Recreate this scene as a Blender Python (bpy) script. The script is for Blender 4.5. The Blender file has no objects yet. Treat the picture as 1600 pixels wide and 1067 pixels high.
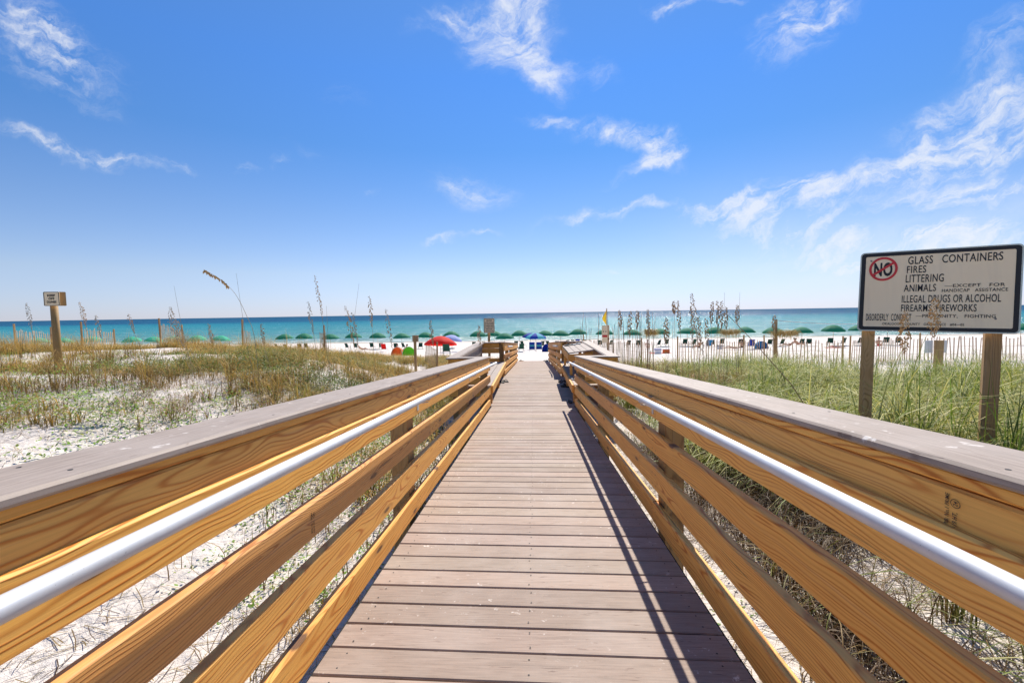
import bpy, bmesh, math, random
import numpy as np
from mathutils import Vector, Matrix, Euler
random.seed(7); rng = np.random.default_rng(11)
R = math.radians
S = bpy.context.scene
COL = S.collection

# ------------------------------------------------------------------ camera
F = 700.0
CAM = Vector((0, 0, 1.125))
YAW, PITCH, ROLL = R(2.75), R(3.62), R(-0.92)
cd = bpy.data.cameras.new('camera'); cam = bpy.data.objects.new('camera', cd); COL.objects.link(cam)
cd.sensor_width = 36; cd.lens = F / 1600 * 36; cd.clip_start = 0.02; cd.clip_end = 60000
MC = Matrix.Rotation(YAW, 3, 'Z') @ Matrix.Rotation(R(90) - PITCH, 3, 'X') @ Matrix.Rotation(ROLL, 3, 'Z')
cam.matrix_world = Matrix.Translation(CAM) @ MC.to_4x4()
S.camera = cam

def W(px, py, d):
    """world point seen at photo pixel (px, py), d metres ahead"""
    return CAM + MC @ Vector(((px - 800) / F * d, -(py - 533.5) / F * d, -d))

# ------------------------------------------------------------------ terrain
def hsh(ix, iy, seed):
    n = (ix.astype(np.int64) * 374761393 + iy.astype(np.int64) * 668265263 + seed * 144269) & 0x7fffffff
    n = ((n ^ (n >> 13)) * 1274126177) & 0x7fffffff
    return ((n ^ (n >> 16)) & 0xffff) / 65535.0
def vn(x, y, s, seed=0):
    x = np.asarray(x, float) / s; y = np.asarray(y, float) / s
    ix = np.floor(x); iy = np.floor(y); fx = x - ix; fy = y - iy
    fx = fx * fx * (3 - 2 * fx); fy = fy * fy * (3 - 2 * fy)
    a = hsh(ix, iy, seed); b = hsh(ix + 1, iy, seed); c = hsh(ix, iy + 1, seed); d = hsh(ix + 1, iy + 1, seed)
    return (a * (1 - fx) + b * fx) * (1 - fy) + (c * (1 - fx) + d * fx) * fy
def sm(a, b, x):
    t = np.clip((np.asarray(x, float) - a) / (b - a), 0, 1); return t * t * (3 - 2 * t)
def tz(X, Y):
    X = np.asarray(X, float); Y = np.asarray(Y, float)
    c = np.interp(Y, [-8, 0, 8, 12, 22.5, 30, 47, 62, 96, 130, 300], [-.45, -.5, -.95, -1.02, -1.33, -1.75, -3.0, -3.6, -4.72, -6.0, -12])
    l = np.interp(Y, [-8, 0, 4, 8, 13, 16, 22, 30, 40, 47, 62, 96, 130, 300], [-.3, -.34, -.2, -.02, .02, -.1, -.75, -1.75, -2.5, -3.0, -3.6, -4.72, -6.0, -12])
    r = np.interp(Y, [-8, 0, 4, 8, 12, 20, 28, 40, 47, 62, 96, 130, 300], [-.4, -.42, -.35, -.7, -1.0, -1.42, -1.75, -2.5, -2.9, -3.5, -4.72, -6.0, -12])
    wl = sm(-1.5, -6.5, X) * (1 - .55 * sm(11, 15, Y) * sm(-13, -5, X)); wr = sm(1.2, 4.0, X)
    z = c * (1 - wl - wr) + l * wl + r * wr
    near = sm(34, 20, Y)
    z = z + .15 * sm(-6, -10, X) * sm(5, 9, Y) * sm(24, 17, Y)
    off = sm(.9, 2.2, np.abs(X))
    z = z + near * off * ((vn(X, Y, 2.3, 3) - .5) * .22 + (vn(X, Y, .7, 4) - .5) * .07) + near * (vn(X, Y, .28, 5) - .5) * .03
    z = z + (1 - near) * sm(110, 90, Y) * (vn(X, Y, 1.6, 6) - .5) * .16
    return z
def tzf(x, y): return float(tz(np.array([x]), np.array([y]))[0])
def G(px, d, dz=0.0):
    """ground point in the column of pixel px at depth d"""
    p = W(px, 520, d)
    return Vector((p.x, p.y, tzf(p.x, p.y) + dz))

# ------------------------------------------------------------------ object helpers
def tag(o, label=None, cat=None, group=None, kind=None):
    if label: o['label'] = label
    if cat: o['category'] = cat
    if group: o['group'] = group
    if kind: o['kind'] = kind
    return o
def empty(name, loc, label, cat, group=None, rz=0.0):
    o = bpy.data.objects.new(name, None); COL.objects.link(o)
    o.location = loc; o.rotation_euler = (0, 0, rz); o.empty_display_size = .2
    return tag(o, label, cat, group)
def link(name, me, mat=None, parent=None, loc=(0, 0, 0)):
    o = bpy.data.objects.new(name, me); COL.objects.link(o)
    if mat is not None:
        for m in (mat if isinstance(mat, (list, tuple)) else [mat]): me.materials.append(m)
    if parent: o.parent = parent
    o.location = loc
    return o
def mesh_np(name, V, Fq, cols=None, smooth=False, uvw=None):
    """V (n,3), Fq (m,k) all faces with k corners"""
    me = bpy.data.meshes.new(name)
    V = np.ascontiguousarray(V, np.float32); Fq = np.ascontiguousarray(Fq, np.int32)
    me.vertices.add(len(V)); me.vertices.foreach_set('co', V.ravel())
    k = Fq.shape[1]
    me.loops.add(Fq.size); me.loops.foreach_set('vertex_index', Fq.ravel())
    me.polygons.add(len(Fq)); me.polygons.foreach_set('loop_start', np.arange(0, Fq.size, k, dtype=np.int32))
    me.polygons.foreach_set('loop_total', np.full(len(Fq), k, np.int32))
    me.polygons.foreach_set('use_smooth', np.full(len(Fq), smooth, bool))
    if cols is not None:
        a = me.color_attributes.new('Col', 'FLOAT_COLOR', 'POINT')
        c = np.ones((len(V), 4), np.float32); c[:, :3] = cols; a.data.foreach_set('color', c.ravel())
    me.update(calc_edges=True)
    return me
class MB:
    def __init__(s): s.v = []; s.f = []; s.m = []
    def add(s, vs, fs, mi=0):
        b = len(s.v); s.v += [tuple(v) for v in vs]; s.f += [tuple(i + b for i in f) for f in fs]; s.m += [mi] * len(fs)
    def box(s, c, d, rot=None, ch=0.0, mi=0):
        c = Vector(c); hx, hy, hz = d[0] / 2, d[1] / 2, d[2] / 2
        vs = [Vector((x, y, z)) for x in (-hx, hx) for y in (-hy, hy) for z in (-hz, hz)]
        if rot is not None: vs = [rot @ v for v in vs]
        s.add([v + c for v in vs], [(0, 1, 3, 2), (4, 6, 7, 5), (0, 4, 5, 1), (2, 3, 7, 6), (0, 2, 6, 4), (1, 5, 7, 3)], mi)
    def tube(s, pts, r, n=8, mi=0, cap=True):
        pts = [Vector(p) for p in pts]; rs = r if isinstance(r, (list, tuple)) else [r] * len(pts)
        rings = []; 
        for i, p in enumerate(pts):
            t = (pts[min(i + 1, len(pts) - 1)] - pts[max(i - 1, 0)]).normalized()
            a = Vector((0, 0, 1)) if abs(t.z) < .9 else Vector((1, 0, 0))
            u = t.cross(a).normalized(); w = t.cross(u).normalized()
            rings.append([p + (u * math.cos(2 * math.pi * k / n) + w * math.sin(2 * math.pi * k / n)) * rs[i] for k in range(n)])
        vs = [v for rg in rings for v in rg]; fs = []
        for i in range(len(pts) - 1):
            for k in range(n):
                a = i * n + k; b = i * n + (k + 1) % n
                fs.append((a, b, b + n, a + n))
        if cap: fs.append(tuple(range(n))[::-1]); fs.append(tuple(range((len(pts) - 1) * n, len(pts) * n)))
        s.add(vs, fs, mi)
    def build(s, name, mat, parent=None, loc=(0, 0, 0), smooth=False):
        me = bpy.data.meshes.new(name); me.from_pydata(s.v, [], s.f); me.update()
        o = link(name, me, mat, parent, loc)
        me.polygons.foreach_set('material_index', s.m)
        me.polygons.foreach_set('use_smooth', [bool(smooth)] * len(me.polygons))
        return o
def lumber(name, p0, p1, wx, wz, mat, parent, ch=.004, up=Vector((0, 0, 1)), warp=.0012):
    """a sawn board from p0 to p1 (centre line), wx across, wz tall; its own axes so the grain runs along it"""
    p0 = Vector(p0); p1 = Vector(p1); d = p1 - p0; L = d.length; y = d.normalized()
    x = y.cross(up).normalized(); z = x.cross(y)
    hx, hz = wx / 2, wz / 2
    sec = [(-hx + ch, -hz), (hx - ch, -hz), (hx, -hz + ch), (hx, hz - ch), (hx - ch, hz), (-hx + ch, hz), (-hx, hz - ch), (-hx, -hz + ch)]
    n = max(1, int(L / .35)); vs = []; fs = []
    for i in range(n + 1):
        ox = random.uniform(-warp, warp) if 0 < i < n else 0; oz = random.uniform(-warp, warp) if 0 < i < n else 0
        for sx, sz in sec: vs.append((sx + ox, L * i / n, sz + oz))
    for i in range(n):
        for k in range(8):
            a = i * 8 + k; b = i * 8 + (k + 1) % 8
            fs.append((a, b, b + 8, a + 8))
    fs.append(tuple(range(8))[::-1]); fs.append(tuple(range(n * 8, n * 8 + 8)))
    me = bpy.data.meshes.new(name); me.from_pydata(vs, [], fs); me.update()
    o = link(name, me, mat, parent)
    M = Matrix((x, y, z)).transposed().to_4x4()
    o.matrix_local = Matrix.Translation(p0 - (parent.location if parent else Vector((0, 0, 0)))) @ M
    return o
def text_mesh(name, items, mat, parent, M, bold=.012):
    """items: (string, left x, baseline y, cap height, total width) laid flat in the plane of M"""
    vs = []; fs = []
    for (st, x0, y0, h, w) in items:
        cu = bpy.data.curves.new('t', 'FONT'); cu.body = st; cu.size = 1; cu.resolution_u = 3
        cu.space_character = 1.08; cu.offset = bold
        ob = bpy.data.objects.new('t', cu); COL.objects.link(ob)
        bpy.context.view_layer.update()
        me = bpy.data.meshes.new_from_object(ob.evaluated_get(bpy.context.evaluated_depsgraph_get()))
        co = np.zeros(len(me.vertices) * 3, np.float32); me.vertices.foreach_get('co', co); co = co.reshape(-1, 3)
        mn = co.min(0); mx = co.max(0)
        sx = w / max(mx[0] - mn[0], 1e-6); sy = h / .73
        b = len(vs)
        vs += [M @ Vector(((c[0] - mn[0]) * sx + x0, c[1] * sy + y0, 0)) for c in co]
        fs += [tuple(i + b for i in p.vertices) for p in me.polygons]
        bpy.data.objects.remove(ob); bpy.data.curves.remove(cu); bpy.data.meshes.remove(me)
    me = bpy.data.meshes.new(name); me.from_pydata(vs, [], fs); me.update()
    return link(name, me, mat, parent)
def copy_tree(o, parent=None):
    c = o.copy(); COL.objects.link(c); c.parent = parent
    for ch in list(o.children): copy_tree(ch, c)
    return c

# ------------------------------------------------------------------ materials
class NT:
    def __init__(s, name):
        s.m = bpy.data.materials.new(name); s.m.use_nodes = True; s.t = s.m.node_tree; s.n = s.t.nodes
        s.b = s.n['Principled BSDF']; s.out = s.n['Material Output']
    def N(s, ty, **kw):
        nd = s.n.new(ty)
        for k, v in kw.items():
            if k.startswith('i_'):
                nd.inputs[k[2:].replace('_', ' ')].default_value = v
            else: setattr(nd, k, v)
        return nd
    def L(s, a, b): s.t.links.new(a, b)
    def math(s, op, a, b=None, c=None, clamp=False):
        nd = s.n.new('ShaderNodeMath'); nd.operation = op; nd.use_clamp = clamp
        for i, v in enumerate((a, b, c)):
            if v is None: continue
            if isinstance(v, (int, float)): nd.inputs[i].default_value = v
            else: s.L(v, nd.inputs[i])
        return nd.outputs[0]
    def vmath(s, op, a, b=None):
        nd = s.n.new('ShaderNodeVectorMath'); nd.operation = op
        for i, v in enumerate((a, b)):
            if v is None: continue
            if isinstance(v, (tuple, list)): nd.inputs[i].default_value = v
            else: s.L(v, nd.inputs[i])
        return nd.outputs[0]
    def ramp(s, fac, stops, interp='LINEAR'):
        nd = s.n.new('ShaderNodeValToRGB'); nd.color_ramp.interpolation = interp
        el = nd.color_ramp.elements
        while len(el) < len(stops): el.new(.5)
        for e, (p, c) in zip(el, stops): e.position = p; e.color = (*c, 1) if len(c) == 3 else c
        s.L(fac, nd.inputs[0]); return nd.outputs[0]
    def noise(s, vec, scale, detail=4, rough=.55, out='Fac', dist=0.0):
        nd = s.n.new('ShaderNodeTexNoise'); nd.inputs['Scale'].default_value = scale
        nd.inputs['Detail'].default_value = detail; nd.inputs['Roughness'].default_value = rough
        nd.inputs['Distortion'].default_value = dist
        if vec is not None: s.L(vec, nd.inputs['Vector'])
        return nd.outputs[out]
    def mix(s, fac, a, b, blend='MIX'):
        nd = s.n.new('ShaderNodeMix'); nd.data_type = 'RGBA'; nd.blend_type = blend
        for sk, v in ((nd.inputs[0], fac), (nd.inputs[6], a), (nd.inputs[7], b)):
            if isinstance(v, (int, float)): sk.default_value = v
            elif isinstance(v, tuple): sk.default_value = (*v, 1) if len(v) == 3 else v
            else: s.L(v, sk)
        return nd.outputs[2]
    def mapr(s, v, a, b, c=0.0, d=1.0, smooth=False):
        nd = s.n.new('ShaderNodeMapRange'); nd.interpolation_type = 'SMOOTHSTEP' if smooth else 'LINEAR'
        for i, x in enumerate((v, a, b, c, d)):
            if isinstance(x, (int, float)): nd.inputs[i].default_value = x
            else: s.L(x, nd.inputs[i])
        return nd.outputs[0]
    def bump(s, h, st, dist=.01, nrm=None):
        nd = s.n.new('ShaderNodeBump'); nd.inputs['Strength'].default_value = st; nd.inputs['Distance'].default_value = dist
        s.L(h, nd.inputs['Height'])
        if nrm is not None: s.L(nrm, nd.inputs['Normal'])
        return nd.outputs[0]
    def obj(s):
        return s.N('ShaderNodeTexCoord').outputs['Object']
    def sep(s, v):
        nd = s.n.new('ShaderNodeSeparateXYZ'); s.L(v, nd.inputs[0]); return nd.outputs
    def comb(s, x, y, z):
        nd = s.n.new('ShaderNodeCombineXYZ')
        for i, v in enumerate((x, y, z)):
            if isinstance(v, (int, float)): nd.inputs[i].default_value = v
            else: s.L(v, nd.inputs[i])
        return nd.outputs[0]

def plain(name, col, rough=.6, metal=0.0, var=.12, scale=9.0, bump=.15):
    t = NT(name); n = t.noise(t.obj(), scale, 5)
    c = t.mix(n, tuple(x * (1 - var) for x in col), tuple(min(1, x * (1 + var)) for x in col))
    t.L(c, t.b.inputs['Base Color']); t.b.inputs['Roughness'].default_value = rough; t.b.inputs['Metallic'].default_value = metal
    if bump: t.L(t.bump(n, bump, .004), t.b.inputs['Normal'])
    return t.m

def wood(name, early, late, sat_var=.2, grey=0.0, ringf=720.0, rough=.62):
    t = NT(name); o = t.obj(); rnd = t.N('ShaderNodeObjectInfo').outputs['Random']
    x, y, z = t.sep(o)
    r1 = t.math('FRACT', t.math('MULTIPLY', rnd, 13.7)); r2 = t.math('FRACT', t.math('MULTIPLY', rnd, 71.3)); r3 = t.math('FRACT', t.math('MULTIPLY', rnd, 157.9))
    off = t.math('MULTIPLY', rnd, 97.0)
    yy = t.math('ADD', y, off)
    # slow wander of the pith along the board
    wv = t.comb(t.math('MULTIPLY', x, 2.0), t.math('MULTIPLY', yy, .75), t.math('MULTIPLY', z, 2.0))
    wn = t.noise(wv, 1.0, 3, .5, 'Color')
    wx, wy, wz = t.sep(wn)
    px = t.math('ADD', x, t.math('ADD', t.math('MULTIPLY', t.math('SUBTRACT', wx, .5), .12), t.math('MULTIPLY', t.math('SUBTRACT', r1, .5), .09)))
    pz = t.math('ADD', z, t.math('ADD', t.math('MULTIPLY', t.math('SUBTRACT', wz, .5), .26), t.math('MULTIPLY', t.math('SUBTRACT', r2, .5), .10)))
    # knots: sparse voronoi cells push the rings aside
    kv = t.comb(t.math('MULTIPLY', yy, 1.45), t.math('MULTIPLY', t.math('ADD', z, r3), 6.5), 0)
    vo = t.N('ShaderNodeTexVoronoi', voronoi_dimensions='2D'); vo.inputs['Scale'].default_value = 1.0; t.L(kv, vo.inputs['Vector'])
    kd0 = vo.outputs['Distance']
    kc = t.sep(vo.outputs['Color'])[0]
    kon = t.math('GREATER_THAN', kc, .50)
    fine = t.noise(t.comb(t.math('MULTIPLY', x, 26), t.math('MULTIPLY', yy, 3.5), t.math('MULTIPLY', z, 26)), 1.0, 4)
    kd = t.math('ADD', kd0, t.math('MULTIPLY', t.math('SUBTRACT', fine, .5), .05))
    push = t.math('MULTIPLY', kon, t.math('MULTIPLY', t.mapr(kd, 0.0, .30, 1, 0, True), .014))
    r = t.math('SQRT', t.math('ADD', t.math('MULTIPLY', px, px), t.math('MULTIPLY', pz, pz)))
    r = t.math('ADD', r, push)
    r = t.math('ADD', r, t.math('MULTIPLY', t.math('SUBTRACT', fine, .5), .0042))
    rf = t.math('MULTIPLY', t.math('MULTIPLY_ADD', r3, .7, .62), ringf)
    ring = t.math('SINE', t.math('ADD', t.math('MULTIPLY', r, rf), t.math('MULTIPLY', t.math('SINE', t.math('MULTIPLY', r, 131.0)), 1.5)))
    ring = t.mapr(ring, -1, 1, 0, 1)
    ring = t.math('POWER', ring, 3.2)
    wide = t.mapr(t.math('SINE', t.math('MULTIPLY', r, ringf * .23)), -1, 1, .45, 1.0)
    amp = t.noise(t.comb(t.math('MULTIPLY', x, 22), t.math('MULTIPLY', yy, 2.2), t.math('MULTIPLY', z, 22)), 1.0, 3)
    rg = t.math('MULTIPLY', t.math('MULTIPLY', ring, wide), t.mapr(amp, .28, .55, .5, 1.15))
    fib = t.noise(t.comb(t.math('MULTIPLY', x, 260), t.math('MULTIPLY', yy, 5), t.math('MULTIPLY', z, 260)), 1.0, 3, .6)
    e2 = t.mix(r1, early, tuple(a * f for a, f in zip(early, (.88, .80, .74))))
    l2 = t.mix(r2, late, tuple(a * f for a, f in zip(late, (.85, .8, .8))))
    c = t.mix(rg, e2, l2)
    c = t.mix(t.math('MULTIPLY', t.mapr(fib, .35, .75), .28), c, tuple(a * .55 for a in late))
    big = t.noise(t.comb(x, t.math('MULTIPLY', yy, .9), t.math('MULTIPLY', z, 5)), 1.6, 4)
    c = t.mix(t.math('MULTIPLY', t.mapr(big, .35, .75), .16), c, tuple(a * f for a, f in zip(late, (1.05, 1.0, .9))))
    # dry checks (short dark cracks along the grain)
    ck = t.noise(t.comb(t.math('MULTIPLY', x, 90), t.math('MULTIPLY', yy, 1.3), t.math('MULTIPLY', z, 90)), 1.0, 2, .4)
    crack = t.mapr(ck, .715, .75, 0, 1)
    c = t.mix(t.math('MULTIPLY', crack, .75), c, (.05, .022, .008))
    kcore = t.math('MULTIPLY', kon, t.mapr(kd, .045, .075, .9, 0, True))
    khalo = t.math('MULTIPLY', kon, t.mapr(kd, .05, .17, .38, 0, True))
    c = t.mix(khalo, c, (.26, .10, .025)); c = t.mix(kcore, c, (.085, .03, .012))
    c = t.mix(t.math('MULTIPLY', r3, .16), c, (.95, .62, .24))
    # silvery weathering
    gr = t.noise(t.comb(t.math('MULTIPLY', x, 70), t.math('MULTIPLY', yy, 1.1), t.math('MULTIPLY', z, 70)), 1.0, 5, .65)
    c = t.mix(t.mapr(gr, .52, .80, 0, .18 + grey), c, (.42, .34, .28))
    t.L(c, t.b.inputs['Base Color']); t.b.inputs['Roughness'].default_value = rough
    h = t.math('SUBTRACT', t.math('MULTIPLY', rg, .5), t.math('ADD', t.math('MULTIPLY', crack, 1.0), t.math('MULTIPLY', fib, .45)))
    t.L(t.bump(h, .55, .0022), t.b.inputs['Normal'])
    t.b.inputs['Specular IOR Level'].default_value = .35
    return t.m

def composite(name, colr, along='x', tinted=True, rough=.72):
    """capped composite decking: fine streaky emboss, sand splashes; 'Col' tints single planks"""
    t = NT(name); o = t.obj(); x, y, z = t.sep(o)
    if along == 'x': u, v = x, y
    else: u, v = y, x
    at = t.N('ShaderNodeAttribute', attribute_name='Col').outputs['Color']
    st = t.noise(t.comb(t.math('MULTIPLY', u, 7.0), t.math('MULTIPLY', v, 150.0), t.math('MULTIPLY', z, 150)), 1.0, 4, .6)
    st2 = t.noise(t.comb(t.math('MULTIPLY', u, 11.0), t.math('MULTIPLY', v, 95.0), z), 1.0, 3, .5, dist=.6)
    sp = t.noise(o, 420, 2, .6)
    bl = t.noise(o, 3.2, 5, .6)
    c = t.mix(t.mapr(st, .3, .7), tuple(a * .74 for a in colr), tuple(min(1, a * 1.14) for a in colr))
    if tinted: c = t.mix(.8, c, at, 'MULTIPLY')
    c = t.mix(t.math('MULTIPLY', t.mapr(sp, .4, .75), .18), c, tuple(a * 1.5 for a in colr))
    c = t.mix(t.math('MULTIPLY', t.mapr(bl, .42, .72), .30), c, (.50, .44, .40))
    line = t.mapr(st2, .655, .70, 0, 1)
    c = t.mix(t.math('MULTIPLY', line, .6), c, (.14, .09, .075))
    # dry sand dropped in small splashes
    s1 = t.noise(o, 26, 3, .7); s2 = t.noise(o, 2.1, 3, .5)
    sand = t.math('MULTIPLY', t.mapr(s1, .63, .72), t.mapr(s2, .46, .60))
    c = t.mix(t.math('MULTIPLY', sand, .8), c, (.78, .73, .68))
    t.L(c, t.b.inputs['Base Color']); t.b.inputs['Roughness'].default_value = rough
    h = t.math('ADD', t.math('MULTIPLY', st, .5), t.math('MULTIPLY', line, -1.0))
    t.L(t.bump(h, .35, .0015), t.b.inputs['Normal'])
    t.b.inputs['Specular IOR Level'].default_value = .25
    return t.m

M = {}
M['pine'] = wood('yellow_pine', (.97, .545, .125), (.58, .175, .012))
M['pine2'] = wood('weathered_pine', (.80, .405, .115), (.44, .140, .020), grey=.03)
M['post'] = wood('treated_post', (.33, .205, .075), (.17, .085, .026), grey=.1)
M['grey_post'] = wood('grey_weathered_post', (.44, .28, .13), (.22, .13, .05), grey=.15)
M['deck'] = composite('composite_deck', (.345, .265, .215), 'x')
M['cap'] = composite('composite_cap', (.325, .262, .218), 'y', False, .62)
M['black'] = plain('gap_shade_black', (.016, .015, .015), .95)  # matt near-black, painted shade for the gap beside the deck
M['steel'] = plain('screw_steel', (.18, .17, .16), .5, .8)

def galv():
    t = NT('galvanised_pipe'); o = t.obj()
    n = t.noise(o, 14, 5, .6); sc = t.noise(t.comb(0, t.math('MULTIPLY', t.sep(o)[1], 6), t.math('MULTIPLY', t.sep(o)[2], 60)), 1, 3)
    pit = t.mapr(t.noise(o, 190, 2), .70, .74)
    c = t.mix(n, (.52, .54, .56), (.70, .71, .73)); c = t.mix(t.math('MULTIPLY', pit, .6), c, (.25, .24, .23))
    t.L(c, t.b.inputs['Base Color']); t.b.inputs['Metallic'].default_value = .40
    t.L(t.mapr(sc, .3, .7, .52, .70), t.b.inputs['Roughness']); t.L(t.bump(n, .12, .002), t.b.inputs['Normal'])
    return t.m
M['pipe'] = galv()

def sandm():
    t = NT('white_sand'); g = t.N('ShaderNodeNewGeometry').outputs['Position']
    n1 = t.noise(g, .8, 5, .6); n2 = t.noise(g, 9, 5, .6); n3 = t.noise(g, 240, 2, .6); n4 = t.noise(g, 2.6, 6, .65)
    c = t.mix(t.mapr(n1, .3, .7), (.66, .595, .535), (.76, .70, .645))
    c = t.mix(t.math('MULTIPLY', t.mapr(n4, .48, .70), .45), c, (.58, .50, .44))
    c = t.mix(t.math('MULTIPLY', t.mapr(n3, .55, .8), .25), c, (.42, .34, .28))
    y = t.sep(g)[1]; z = t.sep(g)[2]
    near = t.mapr(y, 22, 14)
    deb = t.math('MULTIPLY', t.mapr(t.noise(g, 34, 4, .7), .60, .68), t.mapr(t.noise(g, 1.5, 3), .45, .62))
    c = t.mix(t.math('MULTIPLY', t.math('MULTIPLY', deb, near), .75), c, (.22, .14, .085))
    wet = t.mapr(z, -4.45, -4.6); c = t.mix(wet, c, (.40, .35, .29))
    t.L(c, t.b.inputs['Base Color']); t.b.inputs['Roughness'].default_value = .9
    h = t.math('ADD', t.math('MULTIPLY', n2, 1.0), t.math('ADD', t.math('MULTIPLY', n3, .12), t.math('MULTIPLY', t.noise(g, 3.0, 3), 1.6)))
    t.L(t.bump(h, .9, .05), t.b.inputs['Normal']); t.b.inputs['Specular IOR Level'].default_value = .15
    return t.m
M['sand'] = sandm()

def seam():
    t = NT('sea_water'); g = t.N('ShaderNodeNewGeometry').outputs['Position']
    x, y, z = t.sep(g)
    # log of the distance keeps the shoal bands readable out to the horizon
    ly = t.math('LOGARITHM', t.math('MAXIMUM', y, 60.0), 10.0)
    xw = t.math('DIVIDE', x, t.math('MAXIMUM', y, 60.0))
    band = t.noise(t.comb(t.math('MULTIPLY', x, .004), t.math('MULTIPLY', y, .012), 0), 1.0, 4, .6)
    f = t.math('ADD', ly, t.math('MULTIPLY', t.math('SUBTRACT', band, .5), .20))
    c = t.ramp(t.mapr(f, 1.98, 3.4), [(0.0, (.24, .30, .24)), (.06, (.12, .27, .24)), (.16, (.055, .235, .255)), (.34, (.016, .20, .255)), (.45, (.006, .15, .225)), (.54, (.001, .045, .14)), (1.0, (.001, .026, .10))])
    # dark weed / trough patches
    pt = t.noise(t.comb(t.math('MULTIPLY', x, .018), t.math('MULTIPLY', y, .05), 3), 1.0, 4, .65)
    c = t.mix(t.math('MULTIPLY', t.mapr(pt, .45, .7), .5), c, (.012, .12, .22))
    sw_ = t.noise(t.comb(t.math('MULTIPLY', x, .035), t.math('MULTIPLY', y, .16), 5), 1.0, 6, .72)
    c = t.mix(t.math('MULTIPLY', t.mapr(sw_, .40, .68), .42), c, (.06, .27, .31))
    sw2 = t.noise(t.comb(t.math('MULTIPLY', x, .12), t.math('MULTIPLY', y, .42), 8), 1.0, 5, .72)
    c = t.mix(t.math('MULTIPLY', t.math('MULTIPLY', t.mapr(sw2, .50, .66), t.mapr(y, 420, 160)), .45), c, (.24, .42, .43))
    c = t.mix(t.math('MULTIPLY', t.mapr(sw2, .48, .36), .35), c, (.008, .10, .15))
    # foam at the edge; small whitecaps, spread wider to paint in sun sparkle
    ed = t.noise(t.comb(t.math('MULTIPLY', x, .12), t.math('MULTIPLY', y, .5), 0), 1.0, 5, .65)
    foam = t.math('MULTIPLY', t.mapr(ed, .52, .60), t.mapr(y, 118, 98))
    wc = t.noise(t.comb(t.math('MULTIPLY', x, .10), t.math('MULTIPLY', y, .22), 9), 1.0, 5, .7)
    cap = t.math('MULTIPLY', t.mapr(wc, .64, .68), t.mapr(y, 900, 200))
    fo = t.math('MAXIMUM', foam, t.math('MULTIPLY', cap, .6))
    c = t.mix(fo, c, (.78, .80, .80))
    t.L(c, t.b.inputs['Base Color']); t.L(t.mapr(fo, 0, 1, .22, .8), t.b.inputs['Roughness'])
    t.b.inputs['IOR'].default_value = 1.33; t.b.inputs['Specular IOR Level'].default_value = .12
    w1 = t.noise(t.comb(t.math('MULTIPLY', x, .55), t.math('MULTIPLY', y, 1.1), 0), 1.0, 5, .65)
    w2 = t.noise(t.comb(t.math('MULTIPLY', x, .06), t.math('MULTIPLY', y, .14), 0), 1.0, 4, .6)
    h = t.math('ADD', t.math('MULTIPLY', w1, .55), t.math('MULTIPLY', w2, 1.9))
    nb = t.bump(h, 1.0, 1.1)
    df = t.N('ShaderNodeBsdfDiffuse'); t.L(c, df.inputs['Color']); t.L(nb, df.inputs['Normal'])
    gl_ = t.N('ShaderNodeBsdfGlossy'); gl_.inputs['Roughness'].default_value = .22; t.L(nb, gl_.inputs['Normal'])
    mx = t.N('ShaderNodeMixShader'); mx.inputs[0].default_value = .085
    t.L(df.outputs[0], mx.inputs[1]); t.L(gl_.outputs[0], mx.inputs[2]); t.L(mx.outputs[0], t.out.inputs['Surface'])
    return t.m
M['sea'] = seam()

def leafm(name, tr=.35, rough=.6):
    t = NT(name); at = t.N('ShaderNodeAttribute', attribute_name='Col').outputs['Color']
    at = t.mix(1.0, at, (1.25, 1.17, .98), 'MULTIPLY'); t.L(at, t.b.inputs['Base Color']); t.b.inputs['Roughness'].default_value = rough; t.b.inputs['Specular IOR Level'].default_value = .3
    tl = t.N('ShaderNodeBsdfTranslucent'); t.L(t.mix(.5, at, (1.0, .95, .5), 'MULTIPLY'), tl.inputs['Color'])
    mx = t.N('ShaderNodeMixShader'); mx.inputs[0].default_value = tr
    t.L(t.b.outputs[0], mx.inputs[1]); t.L(tl.outputs[0], mx.inputs[2]); t.L(mx.outputs[0], t.out.inputs['Surface'])
    return t.m
M['blade'] = leafm('grass_blade')

def fabric(name, col, tr=.3):
    t = NT(name); n = t.noise(t.obj(), 30, 3)
    c = t.mix(n, tuple(a * .9 for a in col), tuple(min(1, a * 1.08) for a in col))
    t.L(c, t.b.inputs['Base Color']); t.b.inputs['Roughness'].default_value = .8
    tl = t.N('ShaderNodeBsdfTranslucent'); t.L(c, tl.inputs['Color'])
    mx = t.N('ShaderNodeMixShader'); mx.inputs[0].default_value = tr
    t.L(t.b.outputs[0], mx.inputs[1]); t.L(tl.outputs[0], mx.inputs[2]); t.L(mx.outputs[0], t.out.inputs['Surface'])
    return t.m
M['green'] = fabric('green_canvas', (.008, .20, .105)); M['lightgreen'] = fabric('faded_green_canvas', (.03, .42, .26))
M['red'] = fabric('red_canvas', (.72, .018, .010), .4); M['blue'] = fabric('blue_canvas', (.012, .06, .42)); M['aqua'] = fabric('aqua_canvas', (.10, .50, .58))
M['navy'] = fabric('navy_canvas', (.02, .04, .22)); M['paleblue'] = fabric('pale_blue_canvas', (.35, .42, .72)); M['cyan'] = fabric('bright_blue_nylon', (.012, .30, .55))
M['lime'] = fabric('lime_nylon', (.26, .68, .05)); M['orange'] = fabric('orange_nylon', (.85, .26, .06)); M['yellow'] = fabric('yellow_flag_cloth', (.70, .46, .02), .4)
M['dkgreen'] = fabric('dark_green_sling', (.012, .085, .05), .15)
M['white'] = plain('white_plastic', (.78, .77, .75), .5); M['redp'] = plain('red_print', (.62, .03, .03), .5)
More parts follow.
